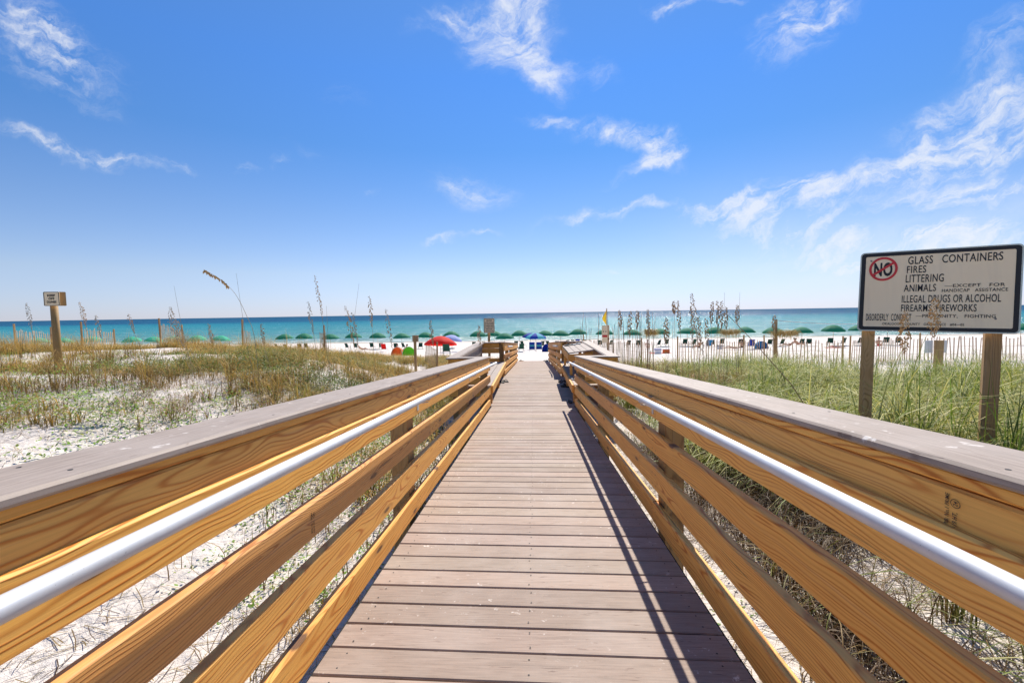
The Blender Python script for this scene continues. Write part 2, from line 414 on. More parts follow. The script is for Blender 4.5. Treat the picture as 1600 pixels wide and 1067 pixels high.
M['ink'] = plain('black_ink', (.014, .013, .013), .6, bump=0); M['stamp'] = plain('stamp_ink', (.035, .018, .012), .7, bump=0)
M['slat'] = wood('fence_slat', (.60, .45, .32), (.36, .24, .15), grey=.2)
M['skin'] = plain('tanned_skin', (.48, .24, .14), .55, bump=0); M['skin2'] = plain('fair_skin', (.66, .40, .29), .55, bump=0)
M['hair'] = plain('dark_hair', (.03, .018, .012), .7); M['swim'] = plain('dark_swimwear', (.03, .03, .06), .7); M['swimred'] = plain('red_swimwear', (.5, .03, .04), .7)
M['wire'] = plain('rusty_wire', (.12, .08, .06), .7, .4)
M['rubber'] = plain('dark_rubber', (.022, .020, .022), .7); M['tan'] = plain('tan_rubber', (.42, .27, .15), .7); M['greyrub'] = plain('grey_rubber', (.32, .33, .34), .7)
def signface():
    t = NT('beige_sign_face'); o = t.obj()
    n = t.noise(o, 2.2, 5); sp = t.mapr(t.noise(o, 60, 3, .7), .70, .74); st = t.noise(t.comb(t.math('MULTIPLY', t.sep(o)[0], 14), 0, t.math('MULTIPLY', t.sep(o)[2], 1.2)), 1, 3)
    c = t.mix(n, (.93, .70, .43), (.97, .80, .54)); c = t.mix(t.math('MULTIPLY', t.mapr(st, .5, .8), .2), c, (.45, .36, .27))
    c = t.mix(t.math('MULTIPLY', sp, .6), c, (.25, .16, .09))
    t.L(c, t.b.inputs['Base Color']); t.b.inputs['Roughness'].default_value = .5; return t.m
M['sign'] = signface(); M['signedge'] = plain('pale_sign_edge', (.55, .58, .50), .5)

# ------------------------------------------------------------------ ground, sea
def grid_axis(parts):
    a = []
    for (s, e, st) in parts: a += list(np.arange(s, e, st))
    return np.array(a + [parts[-1][1]])
gx = grid_axis([(-2500, -400, 300), (-400, -60, 20), (-60, -24, 1.5), (-24, 24, .13), (24, 60, 1.5), (60, 400, 20), (400, 2500, 300)])
gy = grid_axis([(-40, -4, 2), (-4, 26, .13), (26, 70, .6), (70, 130, 2), (130, 300, 20)])
XX, YY = np.meshgrid(gx, gy); ZZ = tz(XX, YY)
V = np.stack([XX, YY, ZZ], -1).reshape(-1, 3); nx = len(gx)
ii = (np.arange(len(gy) - 1)[:, None] * nx + np.arange(nx - 1)[None, :]).ravel()
Fq = np.stack([ii, ii + 1, ii + nx + 1, ii + nx], 1)
tag(link('sand_ground', mesh_np('sand_ground', V, Fq, smooth=True), M['sand']), kind='structure')
ww = MB(); ww.add([(-40000, 92, -4.7), (40000, 92, -4.7), (40000, 40000, -4.7), (-40000, 40000, -4.7)], [(0, 1, 2, 3)])
tag(ww.build('sea', M['sea']), kind='structure')

# ------------------------------------------------------------------ boardwalk
SL = .07; LY0, LY1, EY = 8.05, 12.1, 22.5
XL, XR = -.785, .725       # faces of the railing boards
def dz(Y):
    if Y < LY0: return -SL * Y
    if Y < LY1: return -SL * LY0
    return -SL * LY0 - SL * (Y - LY1)
PW, PP = .1368, .1445
def planks():
    V = []; Fs = []; Cc = []
    def plank(y0, y1, x0, x1, th=.025, tint=1.0):
        # sheared a touch, top edges eased
        c = .004; sh = .020
        prof = [(y0, -th), (y0, -c), (y0 + c, 0), (y1 - c, 0), (y1, -c), (y1, -th)]
        b = len(V); jz = random.uniform(-.0015, .0015)
        nseg = 4
        for i in range(nseg + 1):
            x = x0 + (x1 - x0) * i / nseg
            for (yy, zz) in prof:
                yv = yy - sh * x
                V.append((x, yv, dz((y0 + y1) / 2) - SL * (0 if LY0 <= (y0 + y1) / 2 < LY1 else 1) * (yy - (y0 + y1) / 2) + zz + jz))
                Cc.append(tint)
        for i in range(nseg):
            for k in range(5):
                a = b + i * 6 + k; Fs.append((a, a + 1, a + 7, a + 6))
        Fs.append((b, b + 5, b + 4, b + 1)); Fs.append((b + 1, b + 4, b + 3, b + 2))
        e = b + nseg * 6; Fs.append((e, e + 1, e + 4, e + 5)); Fs.append((e + 1, e + 2, e + 3, e + 4))
    y = 1.557 - PP * 24
    while y < EY:
        tn = random.uniform(.80, 1.12); w = (1, 1, 1)
        cc = tuple(tn * random.uniform(.97, 1.03) for _ in range(3))
        if LY0 - .02 < y < LY1 - .15: plank(y, y + PW, -1.32, 1.27, tint=cc)
        else: plank(y, y + PW, -.772, .714, tint=cc)
        y += PP
    me = mesh_np('boardwalk', np.array(V), np.array(Fs), cols=np.array(Cc))
    o = tag(link('boardwalk', me, M['deck']), kind='structure')
    # screw heads, two per plank and side, and the joists below
    sc = MB(); y = 1.557 - PP * 12
    while y < 9:
        for x in (-.70, -.03, .645):
            for q in (.03, .108):
                yy = y + q - .02 * x + random.uniform(-.004, .004); xx = x + random.uniform(-.008, .008)
                z = dz(yy) + .0022
                sc.add([(xx + .0035 * math.cos(a), yy + .0035 * math.sin(a), z) for a in [k * math.pi / 4 for k in range(8)]], [tuple(range(8))])
        y += PP
    so = sc.build('screw_heads', M['rubber'], o); so['kind'] = 'stuff'
    for x in (-.70, -.03, .64):
        for (a, b) in ((-2, LY0), (LY0, LY1), (LY1, EY)):
            lumber('joist', (x, a, dz(a + 1e-3) - .125), (x, b - .01, dz(b - 1e-3) - .125), .038, .19, M['post'], o)
    for x in (-.7, .64):
        for yy in (-1, 1.7, 4.4, 7, 9.5, 12, 15, 18):
            zt = dz(yy) - .22
            lumber('pile', (x, yy, tzf(x, yy) - .3), (x, yy, zt), .14, .14, M['post'], o, up=Vector((0, 1, 0)))
    for sgn, x in ((-1, -.7785), (1, .7195)):
        for (a, b) in ((-2, LY0), (LY1, EY)):
            lumber('gap_shade_strip', (x, a, dz(a + 1e-3) - .030), (x, b, dz(b - 1e-3) - .030), .012, .04, M['black'], o, ch=.001)  # black strip standing in for the dark gap between deck and kick board
planks()

def railing(side, Y0, Y1, label, posts, seams, pipe_end, near=True):
    sgn = -1 if side == 'l' else 1
    fx = XL if side == 'l' else XR
    root = empty('railing', (fx, Y0, dz(Y0 + 1e-3)), label, 'railing')
    H = 1.125
    def P(x, y, drop): return (x, y, dz(min(max(y, Y0 + 1e-3), Y1 - 1e-3)) + H - drop)
    def run(name, x, t, b, seam, mat, thick=.038, jit=.002):
        ys = [Y0] + [s for s in seam if Y0 < s < Y1] + [Y1]
        for i in range(len(ys) - 1):
            a, c = ys[i], ys[i + 1]
            g = .0015
            xx = x + sgn * (thick / 2 + random.uniform(0, jit)); dj = random.uniform(-jit, jit)
            m = mat[i % len(mat)] if isinstance(mat, list) else mat
            lumber(name, P(xx, a + g, (t + b) / 2 + dj), P(xx, c - g, (t + b) / 2 + dj), thick, b - t, m, root, ch=.005)
    PN, P2 = M['pine'], M['pine2']
    # cap: wide composite board
    cx = fx + sgn * (.094 if sgn > 0 else .086)
    ys = [Y0] + [s for s in seams[0] if Y0 < s < Y1] + [Y1]
    for i in range(len(ys) - 1):
        lumber('cap_board', P(cx, ys[i] + .001, .212 + .011), P(cx, ys[i + 1] - .001, .212 + .011), .195, .022, M['cap'], root, ch=.006, warp=.0005)
    run('ledger', fx + sgn * .016, .236, .262, seams[1], PN, .085, .001)
    run('upper_board', fx + sgn * .016, .265, .355, seams[2], [PN, PN], .038)
    run('handrail_board', fx, .334, .463, seams[3], [PN, PN])
    run('middle_board', fx, .553, .680, seams[4], [P2, PN] if side == 'l' else [PN, P2])
    run('lower_board', fx, .762, .902, seams[5], PN)
    run('kick_board', fx, .985, 1.108, seams[6], [PN, PN])
    for py in posts:
        x = fx + sgn * (.038 + .004 + .06)
        z0 = tzf(x, py) - .2
        lumber('post', (x, py, z0), (x, py, dz(py) + H - .238), .115, .14, M['post'], root, up=Vector((0, 1, 0)))
    # bolts at posts
    bm = MB()
    for py in posts:
        for dr in (.29, .31, .40, .60, .65, .80, .87, 1.03, 1.08):
            for o2 in (-.035, .035):
                c = Vector(P(fx + (sgn * .0155 if dr < .33 else sgn * -.0005), py + o2, dr)) - root.location
                n = 6
                bm.add([c + Vector((-sgn * .001, .0042 * math.cos(a), .0042 * math.sin(a))) for a in [k * 2 * math.pi / n for k in range(n)]], [tuple(range(n))])
    if near:
        s = Y0 + .3
        while s < Y1:
            for o2 in (.035, .15):
                c = Vector(P(fx + sgn * o2, s + random.uniform(-.02, .02), .2118)) - root.location
                bm.add([c + Vector((.0042 * math.cos(a), .0042 * math.sin(a), .0004)) for a in [k * math.pi / 4 for k in range(8)]], [tuple(range(8))])
            s += .61
    b = bm.build('screw_heads', M['rubber'], root); b['kind'] = 'stuff'
    # galvanised tube on brackets
    if pipe_end:
        pa, pb, gx_ = pipe_end
        px = fx - sgn * .072
        g0 = P(px, pa, .352)
        def PP_(y): return Vector((px, y, dz(Y0 + 1e-3) - SL * (y - Y0) + H - .345)) - root.location
        mb = MB(); pts = [PP_(pa + (pb - pa) * i / 12) for i in range(13)]
        mb.tube(pts, .0185, 24); hr = mb.build('handrail', M['pipe'], root, smooth=True)
        for py in gx_:
            q = MB(); c = PP_(py)
            q.tube([c + Vector((0, 0, -.016)), c + Vector((0, 0, -.034)), c + Vector((sgn * .068, 0, -.045))], .0045, 8)
            q.box(c + Vector((sgn * .0705, 0, -.060)), (.003, .032, .062)); q.box(c + Vector((0, 0, -.019)), (.024, .03, .003))
            q.build('bracket', M['pipe'], root)
    return root
seamsL = [[4.6], [3.9], [5.5], [2.95, 5.55], [3.3, 5.6], [2.95, 6.2], [4.2, 5.6]]
seamsR = [[5.2], [4.4], [5.35], [2.7, 5.4], [4.1], [3.1, 5.4], [2.75, 5.3]]
railing('l', -2, LY0 - .02, 'near left pine railing with galvanised handrail along the ramp', [-1.6, .3, 2.92, 5.55, 7.85], seamsL, (-2, 8.45, [.35, 2.95, 5.4, 7.9]))
railing('r', -2, LY0 - .02, 'near right pine railing with stamped board, beside the beach rules sign', [-1.6, .1, 2.72, 5.35, 7.85], seamsR, (-2, 8.15, [.12, 2.75, 5.38, 7.7]))
far = [[17], [17], [16.5], [15, 18.6], [16, 19], [15.6, 19], [15, 18.2]]
railing('l', LY1 + .02, EY, 'far left pine railing leading down to the sand', [12.3, 14.8, 17.3, 19.8, 22.3], far, (12.5, 15.0, [12.8, 14.6]), False)
railing('r', LY1 + .02, EY, 'far right pine railing leading down to the sand', [12.3, 14.8, 17.3, 19.8, 22.3], far, (12.4, 15.0, [12.8, 14.6]), False)

# grade stamps inked on two boards
def stamp(parent_label, fx, y, zc, sgn, hgt):
    root = [o for o in COL.objects if o.get('label') == parent_label][0]
    # text reads bottom to top on the face that looks towards -X (right) or +X (left)
    if sgn > 0: Mt = Matrix(((0, 0, -1), (0, -1, 0), (-1, 0, 0)))
    ex = Vector((0, 0, 1)); ez = Vector((-sgn, 0, 0)); ey = ez.cross(ex)
    M4 = Matrix((ex, ey, ez)).transposed().to_4x4(); M4.translation = Vector((fx - sgn * .0008, y, zc)) - root.location
    text_mesh('grade_stamp', [('SPIB: No.1 PRIME', -hgt / 2, .004, .0085, hgt), ('KD19 HT,', -hgt / 2 - .004, -.012, .0095, hgt * .60), ('24', hgt * .22, -.012, .0085, hgt * .13)], M['stamp'], root, M4)
    q = MB(); n = 24; vs = []
    for k in range(n):
        a = 2 * math.pi * k / n
        for rr in (1.0, .86):
            vs.append(M4 @ Vector((hgt * .285 + hgt * .125 * rr * math.cos(a), -.008 + .0095 * rr * math.sin(a), 0)))
    q.add(vs, [(2 * k, 2 * ((k + 1) % n), 2 * ((k + 1) % n) + 1, 2 * k + 1) for k in range(n)])
    q.build('stamp_ring', M['stamp'], root)
stamp('near right pine railing with stamped board, beside the beach rules sign', XR + .016, .815, dz(.815) + 1.125 - .309, 1, .062)
stamp('near left pine railing with galvanised handrail along the ramp', XL, 1.50, dz(1.5) + 1.125 - .617, -1, .075)

# ------------------------------------------------------------------ landing: bench walls, benches, table
ZL = dz(LY0)
def bench_wall(side):
    sgn = -1 if side == 'l' else 1; fx = XL if side == 'l' else XR
    xo = fx + sgn * .80; ya, yb = LY0 + .02, LY1 + .16
    lab = 'bench enclosure wall on the left of the landing' if side == 'l' else 'bench enclosure wall on the right of the landing, behind the slanted table'
    root = empty('bench_wall', (xo, (ya + yb) / 2, ZL), lab, 'wall')
    zc = ZL + .885
    xi = xo - sgn * .21
    lumber('cap_board', (xo - sgn * .1, ya - .10, zc), (xo - sgn * .1, yb + .10, zc), .20, .022, M['cap'], root)
    lumber('cap_board', (fx + sgn * .19, ya, zc + .003), (xi + sgn * .008, ya, zc + .003), .20, .022, M['cap'], root)
    lumber('cap_board', (fx + sgn * .0, yb, zc + .003), (xi + sgn * .008, yb, zc + .003), .20, .022, M['cap'], root)
    # composite back boards on the inside, pine on the outside
    for k in range(4):
        z = zc - .085 - k * .145
        lumber('back_board', (xi + sgn * (.03 + k * .012), ya + .09, z), (xi + sgn * (.03 + k * .012), yb - .09, z), .024, .139, M['cap'], root)
    lumber('trim_board', (xi + sgn * -.012, ya + .11, zc - .006), (xi + sgn * -.012, yb - .11, zc - .006), .018, .03, M['cap'], root)
    for z in (zc - .082, zc - .26, zc - .46, zc - .66):
        lumber('outer_board', (xo - sgn * .045, ya - .02, z), (xo - sgn * .045, yb + .02, z), .038, .135, M['pine'], root)
    for y in (ya, yb):
        for z in ((zc - .082, zc - .223, zc - .50) if y == yb else (zc - .082, zc - .223, zc - .42, zc - .64)):
            lumber('end_board', (fx + sgn * .045, y, z), (xo - sgn * .068, y, z), .038, .135, M['pine'], root)
    for y in (ya + .1, (ya + yb) / 2, yb - .1):
        x = xo - sgn * .13
        lumber('post', (x, y, tzf(x, y) - .2), (x, y, zc - .013), .09, .09, M['post'], root, up=Vector((0, 1, 0)))
    x = fx + sgn * .08
    lumber('post', (x, yb + .067, tzf(x, yb) - .2), (x, yb + .067, zc - .013), .09, .09, M['post'], root, up=Vector((0, 1, 0)))
def bench(side):
    sgn = -1 if side == 'l' else 1; fx = XL if side == 'l' else XR
    ya, yb = LY0 + .06, LY1 - .02; zt = ZL + .37
    lab = 'long built-in bench on the left of the landing' if side == 'l' else 'long built-in bench on the right of the landing, under the slanted table'
    root = empty('bench', (fx + sgn * .25, (ya + yb) / 2, ZL), lab, 'bench')
    for k in range(4):
        x = fx + sgn * (.072 + k * .145)
        o = lumber('seat_board', (x, ya, zt - .0125), (x, yb, zt - .0125), .139, .025, M['cap'], root, ch=.004)
    lumber('front_board', (fx + sgn * -.019, ya, zt - .072), (fx + sgn * -.019, yb, zt - .072), .038, .14, M['pine'], root)
    for y in (ya + .25, (ya + yb) / 2, yb - .25):
        for q in (.03, .5):
            x = fx + sgn * (q + .02)
            lumber('leg', (x, y, ZL + .001), (x, y, zt - .027), .089, .089, M['pine2'], root, up=Vector((0, 1, 0)))
        lumber('crosspiece', (fx + sgn * .10, y + .065, zt - .07), (fx + sgn * .56, y + .065, zt - .07), .036, .085, M['pine2'], root)
for s_ in 'lr': bench_wall(s_); bench(s_)
# slanted table over the right bench
tr = empty('table', (XR + .27, 10.3, ZL), 'slanted plank-topped table over the right bench, with sandals on it', 'table')
ty0, ty1 = 9.3, 11.3; ang = math.atan2(.065, .51)
rotm = Matrix.Rotation(-ang, 3, 'Y')
for k in range(4):
    c = .065 + k * .131
    x = XR + c * math.cos(ang); z = ZL + .835 + c * math.sin(ang)
    upv = Vector((-math.sin(ang), 0, math.cos(ang)))
    lumber('top_board', (x, ty0, z), (x, ty1, z), .126, .025, M['cap'], tr, up=upv)
lumber('side_board', (XR + .01, ty0 + .045, ZL + .745), (XR + .01, ty1 - .01, ZL + .745), .038, .135, M['pine'], tr)
lumber('end_board', (XR - .009, ty0 + .022, ZL + .745), (XR + .50, ty0 + .022, ZL + .775), .038, .135, M['pine'], tr)
lumber('end_board', (XR + .03, ty1 - .03, ZL + .745), (XR + .50, ty1 - .03, ZL + .775), .038, .135, M['pine'], tr)
lumber('side_board', (XR + .485, ty0 + .045, ZL + .80), (XR + .485, ty1 - .05, ZL + .80), .038, .135, M['pine'], tr)
for y in (ty0 + .09, ty1 - .1):
    for x in (XR + .055, XR + .42):
        lumber('leg', (x, y, ZL + .372), (x, y, ZL + .80), .05, .089, M['pine'], tr, up=Vector((0, 1, 0)))

# ------------------------------------------------------------------ vegetation as stuff
def blades(P, H, A, lean, width, c0, c1, seg=4, curl=1.0):
    """P (n,3) roots, H heights, A azimuth, lean 0..1.4, colours root/tip (n,3) -> ribbons"""
    n = len(P); T = np.linspace(0, 1, seg + 1)
    dx = np.cos(A); dy = np.sin(A); sx = -dy; sy = dx
    tw = rng.uniform(-1.2, 1.2, n)
    V = np.zeros((n, seg + 1, 2, 3)); C = np.zeros((n, seg + 1, 2, 3))
    for k, t in enumerate(T):
        a = lean * (.25 * t + .75 * t ** (1.6)) * curl
        out = H * t * np.sin(np.minimum(a, 2.2)); up = H * t * np.cos(np.minimum(a, 2.2)) 
        w = width * (1 - t) ** .7 * (1.0 if k else .8) + .0004
        ca, sa = np.cos(tw * t), np.sin(tw * t)
        cx, cy, cz = P[:, 0] + dx * out, P[:, 1] + dy * out, P[:, 2] + up
        ox = (sx * ca) * w; oy = (sy * ca) * w; oz = sa * w * .6
        V[:, k, 0] = np.stack([cx - ox, cy - oy, cz - oz], 1); V[:, k, 1] = np.stack([cx + ox, cy + oy, cz + oz], 1)
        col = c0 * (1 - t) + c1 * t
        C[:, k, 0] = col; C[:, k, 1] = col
    base = (np.arange(n) * (seg + 1) * 2)[:, None] + (np.arange(seg) * 2)[None, :]
    base = base.ravel()
    Fq = np.stack([base, base + 1, base + 3, base + 2], 1)
    return V.reshape(-1, 3), Fq, C.reshape(-1, 3)
def merge(L):
    Vs, Fs, Cs, b = [], [], [], 0
    for v, f, c in L: Vs.append(v); Fs.append(f + b); Cs.append(c); b += len(v)
    return np.concatenate(Vs), np.concatenate(Fs), np.concatenate(Cs)
def clear_walk(x, y):
    ok = ~((x > -1.02) & (x < .97) & (y < EY + 2))
    ok &= ~((np.abs(x + .03) < 1.72) & (y > LY0 - .35) & (y < LY1 + .5))
    return ok
def tufts(n, xr, yr, dens, nb, hr, spread, lean, wid, pal0, pal1, seg=4, hscale=None, near_y=None):
    x = rng.uniform(*xr, n); y = rng.uniform(*yr, n)
    keep = clear_walk(x, y) & (rng.random(n) < dens(x, y)); x = x[keep]; y = y[keep]
    m = len(x); cnt = rng.integers(nb[0], nb[1], m); idx = np.repeat(np.arange(m), cnt); N = len(idx)
    sc = rng.uniform(.6, 1.15, m)[idx]
    if hscale is not None: sc = sc * hscale(x, y)[idx]
    r = np.abs(rng.normal(0, spread, N)); a = rng.uniform(0, 2 * np.pi, N)
    bx = x[idx] + r * np.cos(a); by = y[idx] + r * np.sin(a)
    ok = clear_walk(bx, by); idx = idx[ok]; sc = sc[ok]; a = a[ok]; bx = bx[ok]; by = by[ok]; N = len(bx)
    P = np.stack([bx, by, tz(bx, by) - .01], 1)
    H = rng.uniform(*hr, N) * sc
    A = a + rng.normal(0, .7, N)
    LN = np.clip(rng.normal(lean[0], lean[1], N), .05, 2.0)
    # light wind from the sea side
    t0 = pal0[rng.integers(0, len(pal0), N)] * rng.uniform(.75, 1.2, N)[:, None]
    t1 = pal1[rng.integers(0, len(pal1), N)] * rng.uniform(.75, 1.2, N)[:, None]
    tint = rng.uniform(.8, 1.2, m)[idx][:, None] if m else 1
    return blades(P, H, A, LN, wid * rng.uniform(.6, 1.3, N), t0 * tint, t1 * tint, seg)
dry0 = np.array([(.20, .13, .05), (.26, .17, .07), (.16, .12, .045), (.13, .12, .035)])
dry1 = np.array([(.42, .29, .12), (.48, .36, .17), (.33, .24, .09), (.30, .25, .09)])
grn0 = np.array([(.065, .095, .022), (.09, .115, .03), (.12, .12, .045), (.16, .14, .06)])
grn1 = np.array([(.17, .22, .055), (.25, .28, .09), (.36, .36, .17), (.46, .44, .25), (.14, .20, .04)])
brn0 = np.array([(.10, .06, .03), (.15, .09, .05)]); brn1 = np.array([(.26, .16, .08), (.34, .24, .14), (.18, .10, .05)])

# left dune: dry golden tussocks, denser towards the crest
def dl(x, y):
    n = vn(x, y, 1.7, 21) * .6 + vn(x, y, .6, 22) * .4
    back = sm(5.5, 9.5, y); near_w = sm(-5.5, -2.5, x)
    thr = .54 - .05 * back - .06 * sm(9, 13, y) - .06 * sm(5, 9, y) * near_w
    return (n > thr) * (.45 + .55 * back) * sm(27, 20, y)
L = []
L.append(tufts(1300, (-22, -1.2), (6, 20), lambda x, y: (vn(x, y, 1.2, 44) > .5) * 1.0, (12, 30), (.4, .8), .10, (.75, .4), .0042, dry0 * .4, dry1 * np.array([1.3, 1.15, .9]), 4))
L.append(tufts(600, (-20, -1.2), (2.5, 11), lambda x, y: (vn(x, y, 1.2, 45) > .5) * 1.0, (16, 36), (.25, .5), .14, (1.1, .5), .0040, brn0 * .4, np.concatenate([brn1 * 1.2, dry1 * 1.4, grn1[:2] * 1.4]), 4))
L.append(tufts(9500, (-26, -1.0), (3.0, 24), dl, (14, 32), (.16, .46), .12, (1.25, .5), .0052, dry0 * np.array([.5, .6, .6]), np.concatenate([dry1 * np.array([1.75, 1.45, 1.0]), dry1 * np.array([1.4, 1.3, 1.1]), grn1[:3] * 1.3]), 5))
L.append(tufts(1500, (-12, -1.2), (1.4, 9), lambda x, y: (vn(x, y, 1.1, 43) > .42) * .9, (8, 24), (.10, .36), .13, (1.2, .5), .0030, np.concatenate([dry0, brn0]), np.concatenate([dry1, brn1]), 4))
L.append(tufts(2600, (-14, -1.6), (7.5, 22), lambda x, y: (vn(x, y, 1.5, 31) > .50) * sm(-11, -4, x), (14, 30), (.2, .55), .12, (.8, .45), .0055, np.concatenate([grn0, dry0]) * .6, np.concatenate([grn1[:3] * 1.35, dry1 * 1.4]), 3, near_y=1))
L.append(tufts(950, (-9, -1.0), (.2, 7.5), lambda x, y: (vn(x, y, .9, 41) > .55) * .6, (5, 16), (.06, .26), .08, (.95, .45), .0018, np.concatenate([dry0, brn0]), np.concatenate([dry1, brn1]), 3))
L.append(tufts(700, (-26, -9), (1.5, 9), lambda x, y: (vn(x, y, 1.4, 42) > .45) * .8, (12, 26), (.14, .5), .14, (1.3, .45), .0045, dry0 * .7, dry1 * 1.3, 3))
v, f, c = merge(L); tag(link('dune_grass', mesh_np('dune_grass', v, f, c, True), M['blade']), 'dry golden dune grass in tussocks on the left dune', 'grass', kind='stuff')

# creeping leafy plants
def leaves(n, xr, yr, dens, hr, size, pal, per=(12, 40), sp=.16):
    x = rng.uniform(*xr, n); y = rng.uniform(*yr, n); k = clear_walk(x, y) & (rng.random(n) < dens(x, y)); x = x[k]; y = y[k]
    cnt = rng.integers(*per, len(x)); idx = np.repeat(np.arange(len(x)), cnt); N = len(idx)
    bx = x[idx] + rng.normal(0, sp, N); by = y[idx] + rng.normal(0, sp, N)
    ok = clear_walk(bx, by); idx = idx[ok]; bx = bx[ok]; by = by[ok]; N = len(bx)
    z = tz(bx, by) + rng.uniform(.005, 1, N) ** 1.3 * rng.uniform(*hr, N)
    a = rng.uniform(0, 2 * np.pi, N); s = rng.uniform(.6, 1.3, N) * size; el = rng.uniform(-.5, .9, N)
    d = np.stack([np.cos(a) * np.cos(el), np.sin(a) * np.cos(el), np.sin(el)], 1); sd = np.stack([-np.sin(a), np.cos(a), rng.uniform(-.3, .3, N)], 1)
    P = np.stack([bx, by, z], 1)
    s = s[:, None]; V = np.stack([P, P + d * s * .5 + sd * s * .32, P + d * s, P + d * s * .5 - sd * s * .32], 1).reshape(-1, 3)
    Fq = np.arange(N * 4).reshape(-1, 4)
    c = pal[rng.integers(0, len(pal), N)] * rng.uniform(.7, 1.3, N)[:, None]
    return V, Fq, np.repeat(c, 4, 0)
gl = np.array([(.10, .20, .035), (.15, .26, .05), (.08, .15, .03), (.20, .24, .07)])
L = [leaves(480, (-14, -1.4), (4.2, 10), lambda x, y: (vn(x, y, 1.2, 58) > .5) * 1.0, (.04, .20), .045, gl * 1.5, (40, 90), .22),
     leaves(4300, (-16, -1.0), (2.4, 13), lambda x, y: (vn(x, y, 1.0, 51) > .56) * 1.0, (.02, .11), .030, gl * 1.5, (10, 34), .13),
     leaves(2600, (-9, -1.6), (8, 17), lambda x, y: (vn(x, y, 1.3, 52) > .48) * 1.0, (.08, .40), .040, gl * np.array([.8, .72, .8]), (20, 60), .2),
     leaves(260, (-3.2, 3.2), (.3, 8), lambda x, y: (vn(x, y, .9, 53) > .58) * 1.0, (.02, .10), .024, gl, (8, 22), .09)]
v, f, c = merge(L); tag(link('creeping_plants', mesh_np('creeping_plants', v, f, c), M['blade']), 'low green creeping plants on the white sand', 'plants', kind='stuff')

# right side: tall arching green-and-straw grass
def dr(x, y):
    n = vn(x, y, 1.9, 61) * .6 + vn(x, y, .7, 62) * .4
    edge = sm(1.5, 2.6, x - .12 * np.clip(y - 6, 0, 9))
    farx = sm(13, 10.5, y) + sm(10, 7, x) * sm(20, 17, y) 
    return edge * np.clip(farx, 0, 1) * (.25 + .75 * (n > .38))
L = []
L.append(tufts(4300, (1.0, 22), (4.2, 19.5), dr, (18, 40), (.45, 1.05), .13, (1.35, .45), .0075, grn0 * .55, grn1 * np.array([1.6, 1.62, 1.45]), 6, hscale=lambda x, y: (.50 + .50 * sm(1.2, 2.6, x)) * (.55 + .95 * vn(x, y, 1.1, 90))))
L.append(tufts(900, (1.4, 20), (3.6, 17), lambda x, y: (vn(x, y, 2.0, 91) > .55) * 1.0, (10, 22), (.6, 1.15), .08, (.55, .25), .0062, grn0 * .8, np.array([(.13, .25, .035), (.20, .31, .06)]), 5))
L.append(tufts(1100, (1.0, 9), (1.2, 5.6), lambda x, y: sm(1.7, 2.9, x) * (vn(x, y, 1.0, 63) > .35), (14, 34), (.35, .85), .09, (1.2, .5), .0052, grn0 * .6, grn1 * 1.7, 6))
L.append(tufts(700, (1.1, 3.4), (1.5, 9), lambda x, y: (vn(x, y, .8, 64) > .56) * sm(1.0, 2.4, x), (10, 26), (.2, .6), .09, (1.4, .5), .0030, np.concatenate([brn0 * .6, grn0]), np.concatenate([brn1 * .7, dry1[:2] * .8, grn1[:2]]), 6))
L.append(tufts(620, (1.5, 3.2), (1.9, 6.5), lambda x, y: (vn(x, y, .7, 67) > .42) * 1.0, (16, 34), (.15, .42), .12, (1.6, .5), .0034, brn0 * .35, brn1 * .55, 5))
L.append(tufts(900, (1.6, 5.5), (10.5, 18), lambda x, y: .9 + 0 * x, (18, 34), (.3, .75), .10, (.8, .4), .0055, brn0, brn1 * 1.5, 4))
L.append(tufts(700, (5, 30), (17, 26), lambda x, y: (vn(x, y, 2.2, 66) > .60) * 1.0, (8, 20), (.2, .5), .12, (.7, .4), .004, dry0, dry1, 3))
v, f, c = merge(L); tag(link('beach_grass', mesh_np('beach_grass', v, f, c, True), M['blade']), 'tall arching green and straw beach grass right of the boardwalk', 'grass', kind='stuff')
# fallen stems and twigs on the sand
n = 34000
x = np.concatenate([rng.uniform(-8, -1.0, n // 2), rng.uniform(.98, 3.4, n // 2)]); y = rng.uniform(.2, 9, n)
k = clear_walk(x, y) & (vn(x, y, .8, 71) * .6 + vn(x, y, .25, 72) * .4 > np.where(x > 0, .38, .47)); x = x[k]; y = y[k]; n = len(x)
a = rng.uniform(0, 2 * np.pi, n); ln = rng.uniform(.03, .22, n)
pal = np.concatenate([brn1 * .5, dry1 * .6, brn0 * .6]); cc = pal[rng.integers(0, len(pal), n)]
x2 = x + np.cos(a) * ln; y2 = y + np.sin(a) * ln; xm = (x + x2) / 2 + rng.normal(0, .012, n); ym = (y + y2) / 2 + rng.normal(0, .012, n)
z1 = tz(x, y) + .006; z2 = tz(x2, y2) + .006 + rng.uniform(0, .03, n); zm = np.maximum(tz(xm, ym) + .008, (z1 + z2) / 2)
w = rng.uniform(.0008, .0026, n); px_, py_ = -np.sin(a) * w, np.cos(a) * w
V = np.stack([np.stack([x - px_, y - py_, z1], 1), np.stack([x + px_, y + py_, z1], 1), np.stack([xm + px_, ym + py_, zm], 1), np.stack([xm - px_, ym - py_, zm], 1), np.stack([x2 + px_, y2 + py_, z2], 1), np.stack([x2 - px_, y2 - py_, z2], 1)], 1).reshape(-1, 3)
b_ = np.arange(n)[:, None] * 6
Fq = np.concatenate([b_ + np.array([[0, 1, 2, 3]]), b_ + np.array([[3, 2, 4, 5]])], 0)
tag(link('fallen_twigs', mesh_np('fallen_twigs', V, Fq, np.repeat(cc, 6, 0)), M['blade']), 'dead brown stems and twigs littering the sand', 'litter', kind='stuff')

